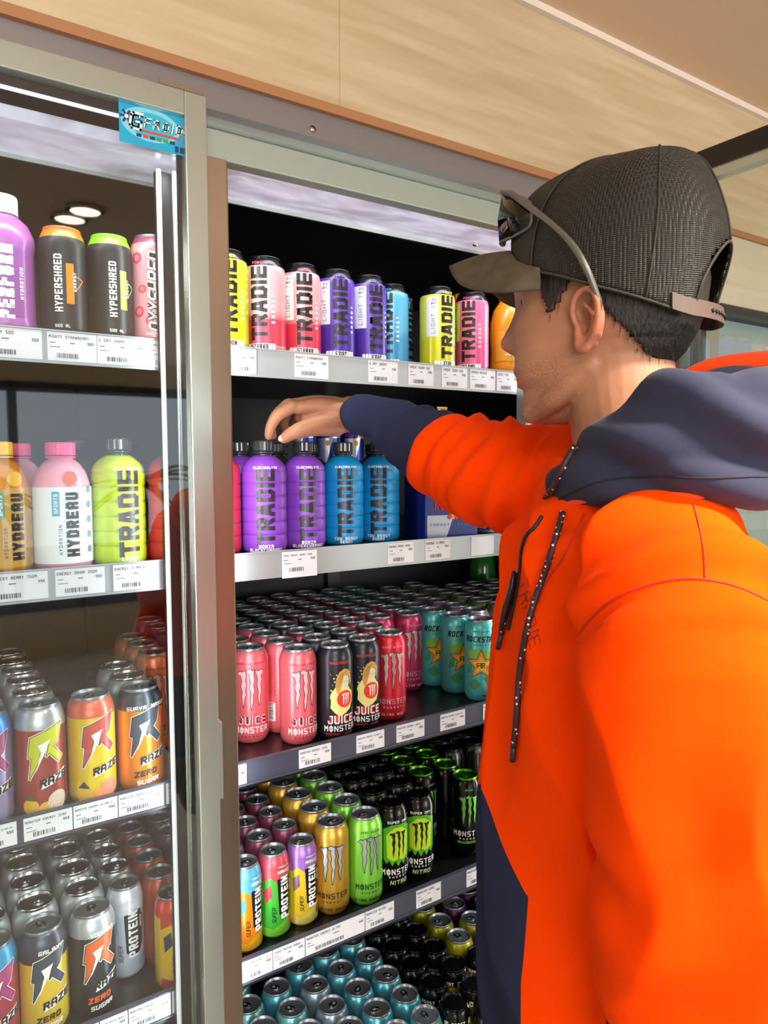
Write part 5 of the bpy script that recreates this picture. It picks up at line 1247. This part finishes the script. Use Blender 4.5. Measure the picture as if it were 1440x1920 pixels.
wR = (dR < .11)*sstep(.05, .12, aR); wL = (dL < .10)*sstep(.10, .16, aL)*(1-wR)
n1 = nz3(P_, 9, 3); n2 = nz3(P_, 5, 11)
disp = np.zeros(len(P_))
# right sleeve: gathers that wrap the arm, tighter near the shoulder and inside the elbow
sidew = nz3(P_, 7, 21)
amp = sstep(LR-.10, LR-.24, aR); axr = P_@np.array(cr); azr = P_[:, 2]
rid = 1-np.abs(np.sin(aR*PI/.058+n1*2.4+1.6*sidew+azr*9))*1.6
disp += wR*((.0055*rid+.003*np.sin(aR*2*PI/.037+azr*30+n1*4))*amp+.006*n2+.0022*np.sin(aR*60+azr*45+n1*5)*(1-amp))
# left sleeve: long soft vertical folds
disp += wL*(.0075*(1-1.6*np.abs(np.sin((P_@np.array(cr))*PI/.095+n2*2.6+aL*3)))+.006*np.sin(aL*2*PI/.13+n1*3+(P_@np.array(cr))*18)*sstep(.1, .3, aL))
wT = (1-wR)*(1-wL)
disp += wT*(.0085*(1-1.7*np.abs(np.sin((tl*1.0+tz*.45)*PI/.13+n2*2.4)))+.005*n1)*sstep(1.44, 1.36, tz)
disp += wT*.006*np.sin((tz*1.0-tl*.8)*2*PI/.09+n1*2)*sstep(1.12, 1.30, tz)*sstep(.0, .14, tl)
setco(me, P_+Nn*disp[:, None])
# signed value of the navy panels: cuff and forearm, lower front, lower left sleeve
tt = aR-(LR-.195)+.10*np.clip((azr-1.47), -.06, .05)
ph = np.degrees(np.abs(np.arctan2(tl/.2, tf/.15)))
zb = 1.082-.065*np.clip(ph/36, 0, 1)**1.3
pocket = np.minimum((zb-tz)*8, (37+np.clip(.93-tz, 0, 1)*50-ph)/40)*np.where(dL < .1, 0, 1)
pocket = np.where((dL < .095) & (tl > .1), -1, pocket); pocket = np.where((dR < .10) & (aR > .04), -1, pocket)
cuffL = (aL-(LL-.16))*10; cuffL = np.where(dL < .10, cuffL, -1)
pan = np.maximum(np.maximum(np.where(dR < .11, tt*10, -1), pocket), cuffL)
fattr(me, 'navy', pan)
M_hood = pm('fleece_orange_navy', 'ff4400', .95, 0, .06)
def fleece(m, two=True, base='ff4a04'):
    t, b = nodes(m); N = t.nodes.new; L = t.links.new
    tc = N('ShaderNodeTexCoord'); nz = N('ShaderNodeTexNoise'); nz.inputs['Scale'].default_value = 900; nz.inputs['Detail'].default_value = 3
    bp = N('ShaderNodeBump'); bp.inputs['Strength'].default_value = .35; bp.inputs['Distance'].default_value = .0006
    L(tc.outputs['Object'], nz.inputs[0]); L(nz.outputs[0], bp.inputs['Height']); L(bp.outputs[0], b.inputs['Normal'])
    if two:
        a_ = N('ShaderNodeAttribute'); a_.attribute_name = 'navy'
        g = N('ShaderNodeMath'); g.operation = 'GREATER_THAN'; g.inputs[1].default_value = 0
        mx = N('ShaderNodeMix'); mx.data_type = 'RGBA'; mx.inputs[6].default_value = (1.0, .060, .0, 1); mx.inputs[7].default_value = (*hx('2c3048'), 1)
        L(a_.outputs['Fac'], g.inputs[0]); L(g.outputs[0], mx.inputs[0]); L(mx.outputs[2], b.inputs['Base Color'])
fleece(M_hood); me.materials.append(M_hood)
hoodie = hood
bvh = BVHTree.FromObject(hoodie, bpy.context.evaluated_depsgraph_get())
def onto(px, py, lift=0., tree=None):
    h, nn, i, d = (tree or bvh).ray_cast(CP, ray(px, py).normalized())
    if h is None: return None
    if nn.dot(CP-h) < 0: nn = -nn
    return h+nn*lift
def laid(pxs, lift, tree=None, k=5):
    q = catmull([(float(a), float(b)) for a, b in pxs], k); out = []
    for a, b in q:
        p = onto(a, b, lift, tree)
        if p is not None: out.append(p)
    return out
rest(hoodie, person)
def add_line(name, pxs, r, mat, lift, parent=hoodie, k=5, tree=None, n=8):
    pts = laid(pxs, lift, tree, k)
    if len(pts) < 2: return None
    x = MB(); x.tube(pts, r, n)
    return x.build(name, mat, parent, rel=True)
M_seam = pm('orange_seam', (.55, .02, .0), .85)
add_line('armhole_seam', [(1084, 1205), (1092, 1180), (1130, 1140), (1180, 1110), (1230, 1093), (1290, 1085), (1350, 1092), (1400, 1108), (1445, 1130)], .0012, M_seam, .0003)
add_line('shoulder_seam', [(1300, 945), (1312, 990), (1320, 1040), (1322, 1085)], .0009, M_seam, .0002)
add_line('raglan_seam', [(1095, 965), (1060, 1040), (1030, 1085), (1012, 1130)], .0009, M_seam, .0002)
M_zip = pm('black_zip', '15161a', .4)
add_line('zip', [(1018, 968), (1003, 990), (988, 1005), (980, 1030), (975, 1080), (966, 1130), (955, 1180)], .0022, M_zip, .0010)
z0 = onto(972, 1092, .006)
zp = MB(); cap_tube(zp, [(onto(975, 1075, .007), .0024), (onto(972, 1105, .008), .0034), (onto(962, 1145, .009), .0036), (onto(950, 1180, .008), .0022)], 8, 3); zp.build('zip_pull', pm('zip_metal', '3a3c44', .3, .8), hoodie, rel=True)
# chest print, dark red outline letters laid on the cloth
pr = Flat(); pr.text('TRADIE', 0, 0, 34, 0, 0, .55, .06, .18, rot=-1.25); pr.line([(-22, 52), (20, 30), (30, -30), (18, -48), (10, -42), (-12, -40)], 1.6, 0)
bmv = []; bmf = []
for pts, m_, l_ in pr.p:
    hs = [onto(992+a*.62, 1150-b, .0007) for a, b in pts]
    if all(h is not None for h in hs): bmf.append(tuple(range(len(bmv), len(bmv)+len(hs)))); bmv += hs
if bmf: x = MB(); x.add(bmv, bmf); x.build('chest_print', pm('print_oxblood', (.30, .015, .003), .8), hoodie, rel=True)

# hood lying round the neck
hh = MB()
def T_(l, n=18): cap_tube(hh, [(at(a, b, d), r) for a, b, d, r in l], n)
T_([(1036, 940, .785, .012), (1075, 900, .750, .022), (1130, 868, .715, .032), (1200, 842, .690, .042), (1280, 815, .670, .050), (1370, 808, .660, .054), (1470, 820, .680, .060), (1560, 815, .74, .062), (1600, 795, .84, .065), (1560, 775, .93, .055), (1450, 765, .96, .040), (1330, 755, .95, .032)], 24)
T_([(1030, 950, .775, .010), (1090, 925, .725, .017), (1180, 905, .680, .022), (1300, 895, .645, .024), (1440, 892, .640, .026), (1560, 890, .68, .03)])
T_([(1120, 850, .715, .016), (1170, 800, .690, .022), (1230, 765, .665, .026), (1310, 745, .650, .028), (1380, 760, .645, .026), (1450, 800, .65, .026)])
T_([(1185, 810, .76, .025), (1260, 790, .78, .035), (1360, 785, .80, .045), (1480, 800, .84, .06)])
T_([(1290, 745, .905, .020), (1350, 735, .91, .026), (1480, 735, .92, .032)])
hb = melt(hh, 'hood', .0040, 6, .6); me = hb.data; P_ = coords(me); Nn = normals(me)
n1 = nz3(P_, 8, 5); n2 = nz3(P_, 16, 9); ax_ = P_@np.array(cr); az_ = P_[:, 2]
setco(me, P_+Nn*(.0055*np.sin((az_*1.0+ax_*.45)*2*PI/.062+n1*3.0)+.002*n2)[:, None])
M_navy = pm('fleece_slate_navy', '2f3144', .95, 0, .08, sheen=.08); fleece(M_navy, False); me.materials.append(M_navy)
hbvh = BVHTree.FromObject(hb, bpy.context.evaluated_depsgraph_get())
rest(hb, hoodie)
add_line('hood_seam', [(1045, 938), (1120, 905), (1220, 893), (1320, 897), (1440, 893)], .0010, pm('navy_seam', '14151f', .9), .0002, tree=hbvh)
x = MB(); cap_tube(x, [(at(a, b, d), r) for a, b, d, r in ((1285, 702, .985, .006), (1330, 688, .985, .011), (1400, 679, .98, .013), (1500, 676, .98, .016))], 14)
o = x.build('hood_trim', pm('fleece_orange', (1.0, .060, .0), .85, 0, .25, sheen=.25), hoodie, rel=True)
# collar piping and drawcords
x = MB(); cap_tube(x, [(at(a, b, d), .0035) for a, b, d in ((1018, 972, .775), (1035, 958, .765), (1090, 938, .715), (1180, 932, .670), (1300, 928, .632), (1460, 920, .62))], 8, 5)
x.build('piping', MC['fleece_orange'], hoodie, rel=True)
M_cord = pm('speckled_cord', '2a0d10', .6)
def cordm(m):
    t, b = nodes(m); N = t.nodes.new; L = t.links.new
    tc = N('ShaderNodeTexCoord'); v = N('ShaderNodeTexVoronoi'); v.inputs['Scale'].default_value = 190; v.inputs['Randomness'].default_value = .3
    r = N('ShaderNodeValToRGB'); r.color_ramp.interpolation = 'CONSTANT'
    r.color_ramp.elements[0].color = (.75, .6, .62, 1); r.color_ramp.elements[1].color = (.030, .008, .012, 1); r.color_ramp.elements[1].position = .24
    L(tc.outputs['Object'], v.inputs[0]); L(v.outputs['Distance'], r.inputs[0]); L(r.outputs[0], b.inputs['Base Color'])
cordm(M_cord)
def mixtree(px, py, lift):
    a = onto(px, py, lift); b = onto(px, py, lift, hbvh)
    if a is None: return b
    if b is None: return a
    return a if (a-CP).length < (b-CP).length else b
def cord(name, pxs, endpx):
    pts = [mixtree(float(a), float(b), .0045) for a, b in catmull(pxs, 6)]; pts = [p for p in pts if p is not None]
    # keep the cord a smooth hanging line
    pts = [Vector(p) for p in pts]
    for _ in range(12): pts = [pts[0]]+[(pts[i-1]+pts[i]*2+pts[i+1])/4 for i in range(1, len(pts)-1)]+[pts[-1]]
    if len(pts) > 3:
        x = MB(); x.tube(pts, .0034, 10); c_ = x.build(name, M_cord, hoodie, rel=True)
        y = MB(); y.tube([pts[-1], pts[-1]+(pts[-1]-pts[-3]).normalized()*.018], .0031, 10); y.build('cord_tip', pm('cord_tip', '2b2224', .35), hoodie, rel=True)
cord('drawcord', [(1060, 962), (1050, 1010), (1028, 1070), (1008, 1130), (990, 1190), (981, 1260), (977, 1340), (971, 1400)], None)
cord('drawcord', [(974, 1075), (968, 1110), (956, 1150), (946, 1190)], None)
cord('drawcord', [(1086, 838), (1068, 868), (1050, 900), (1035, 930)], None)

# ---- trousers and shoes (below the frame, so that he stands)
tr_ = MB()
cap_tube(tr_, [(tpt(0, .0, .92), .13), (tpt(0, 0, .84), .14)], 24)
for s in (-1, 1): cap_tube(tr_, [(tpt(0, s*.07, .86), .10), (tpt(.01, s*.095, .70), .092), (tpt(.01, s*.10, .48), .070), (tpt(-.01, s*.10, .25), .060), (tpt(-.02, s*.10, .09), .055)], 22)
t_ = melt(tr_, 'trousers', .007, 4, .5); t_.data.materials.append(pm('navy_work_trousers', '20243a', .8)); rest(t_, person)
for s in (-1, 1):
    x = MB(); rg = []
    for f_, w, h in ((-.075, .030, .05), (-.065, .040, .085), (-.02, .042, .095), (.04, .045, .075), (.10, .048, .055), (.15, .044, .045), (.178, .028, .030)):
        rg.append([tpt(f_, s*.10+w*math.sin(a), .012+max(0, h*(math.cos(a)*.5+.5))) for a in [2*PI*i/20 for i in range(20)]])
    x.rings(rg); b_ = x.build('boot', pm('black_boot_leather', '17130f', .5), person, rel=True)
    y = MB(); y.rings([[tpt(f_, s*.10+w*math.sin(a), 0.0+(.014 if math.cos(a) > 0 else 0)) for a in [2*PI*(i+.5)/8 for i in range(8)]] for f_, w in ((-.08, .034), (-.03, .045), (.06, .05), (.14, .047), (.182, .03))], 0, True, False)
    y.build('sole', M_black, b_, rel=False).data.transform(Matrix.Translation(-PO))
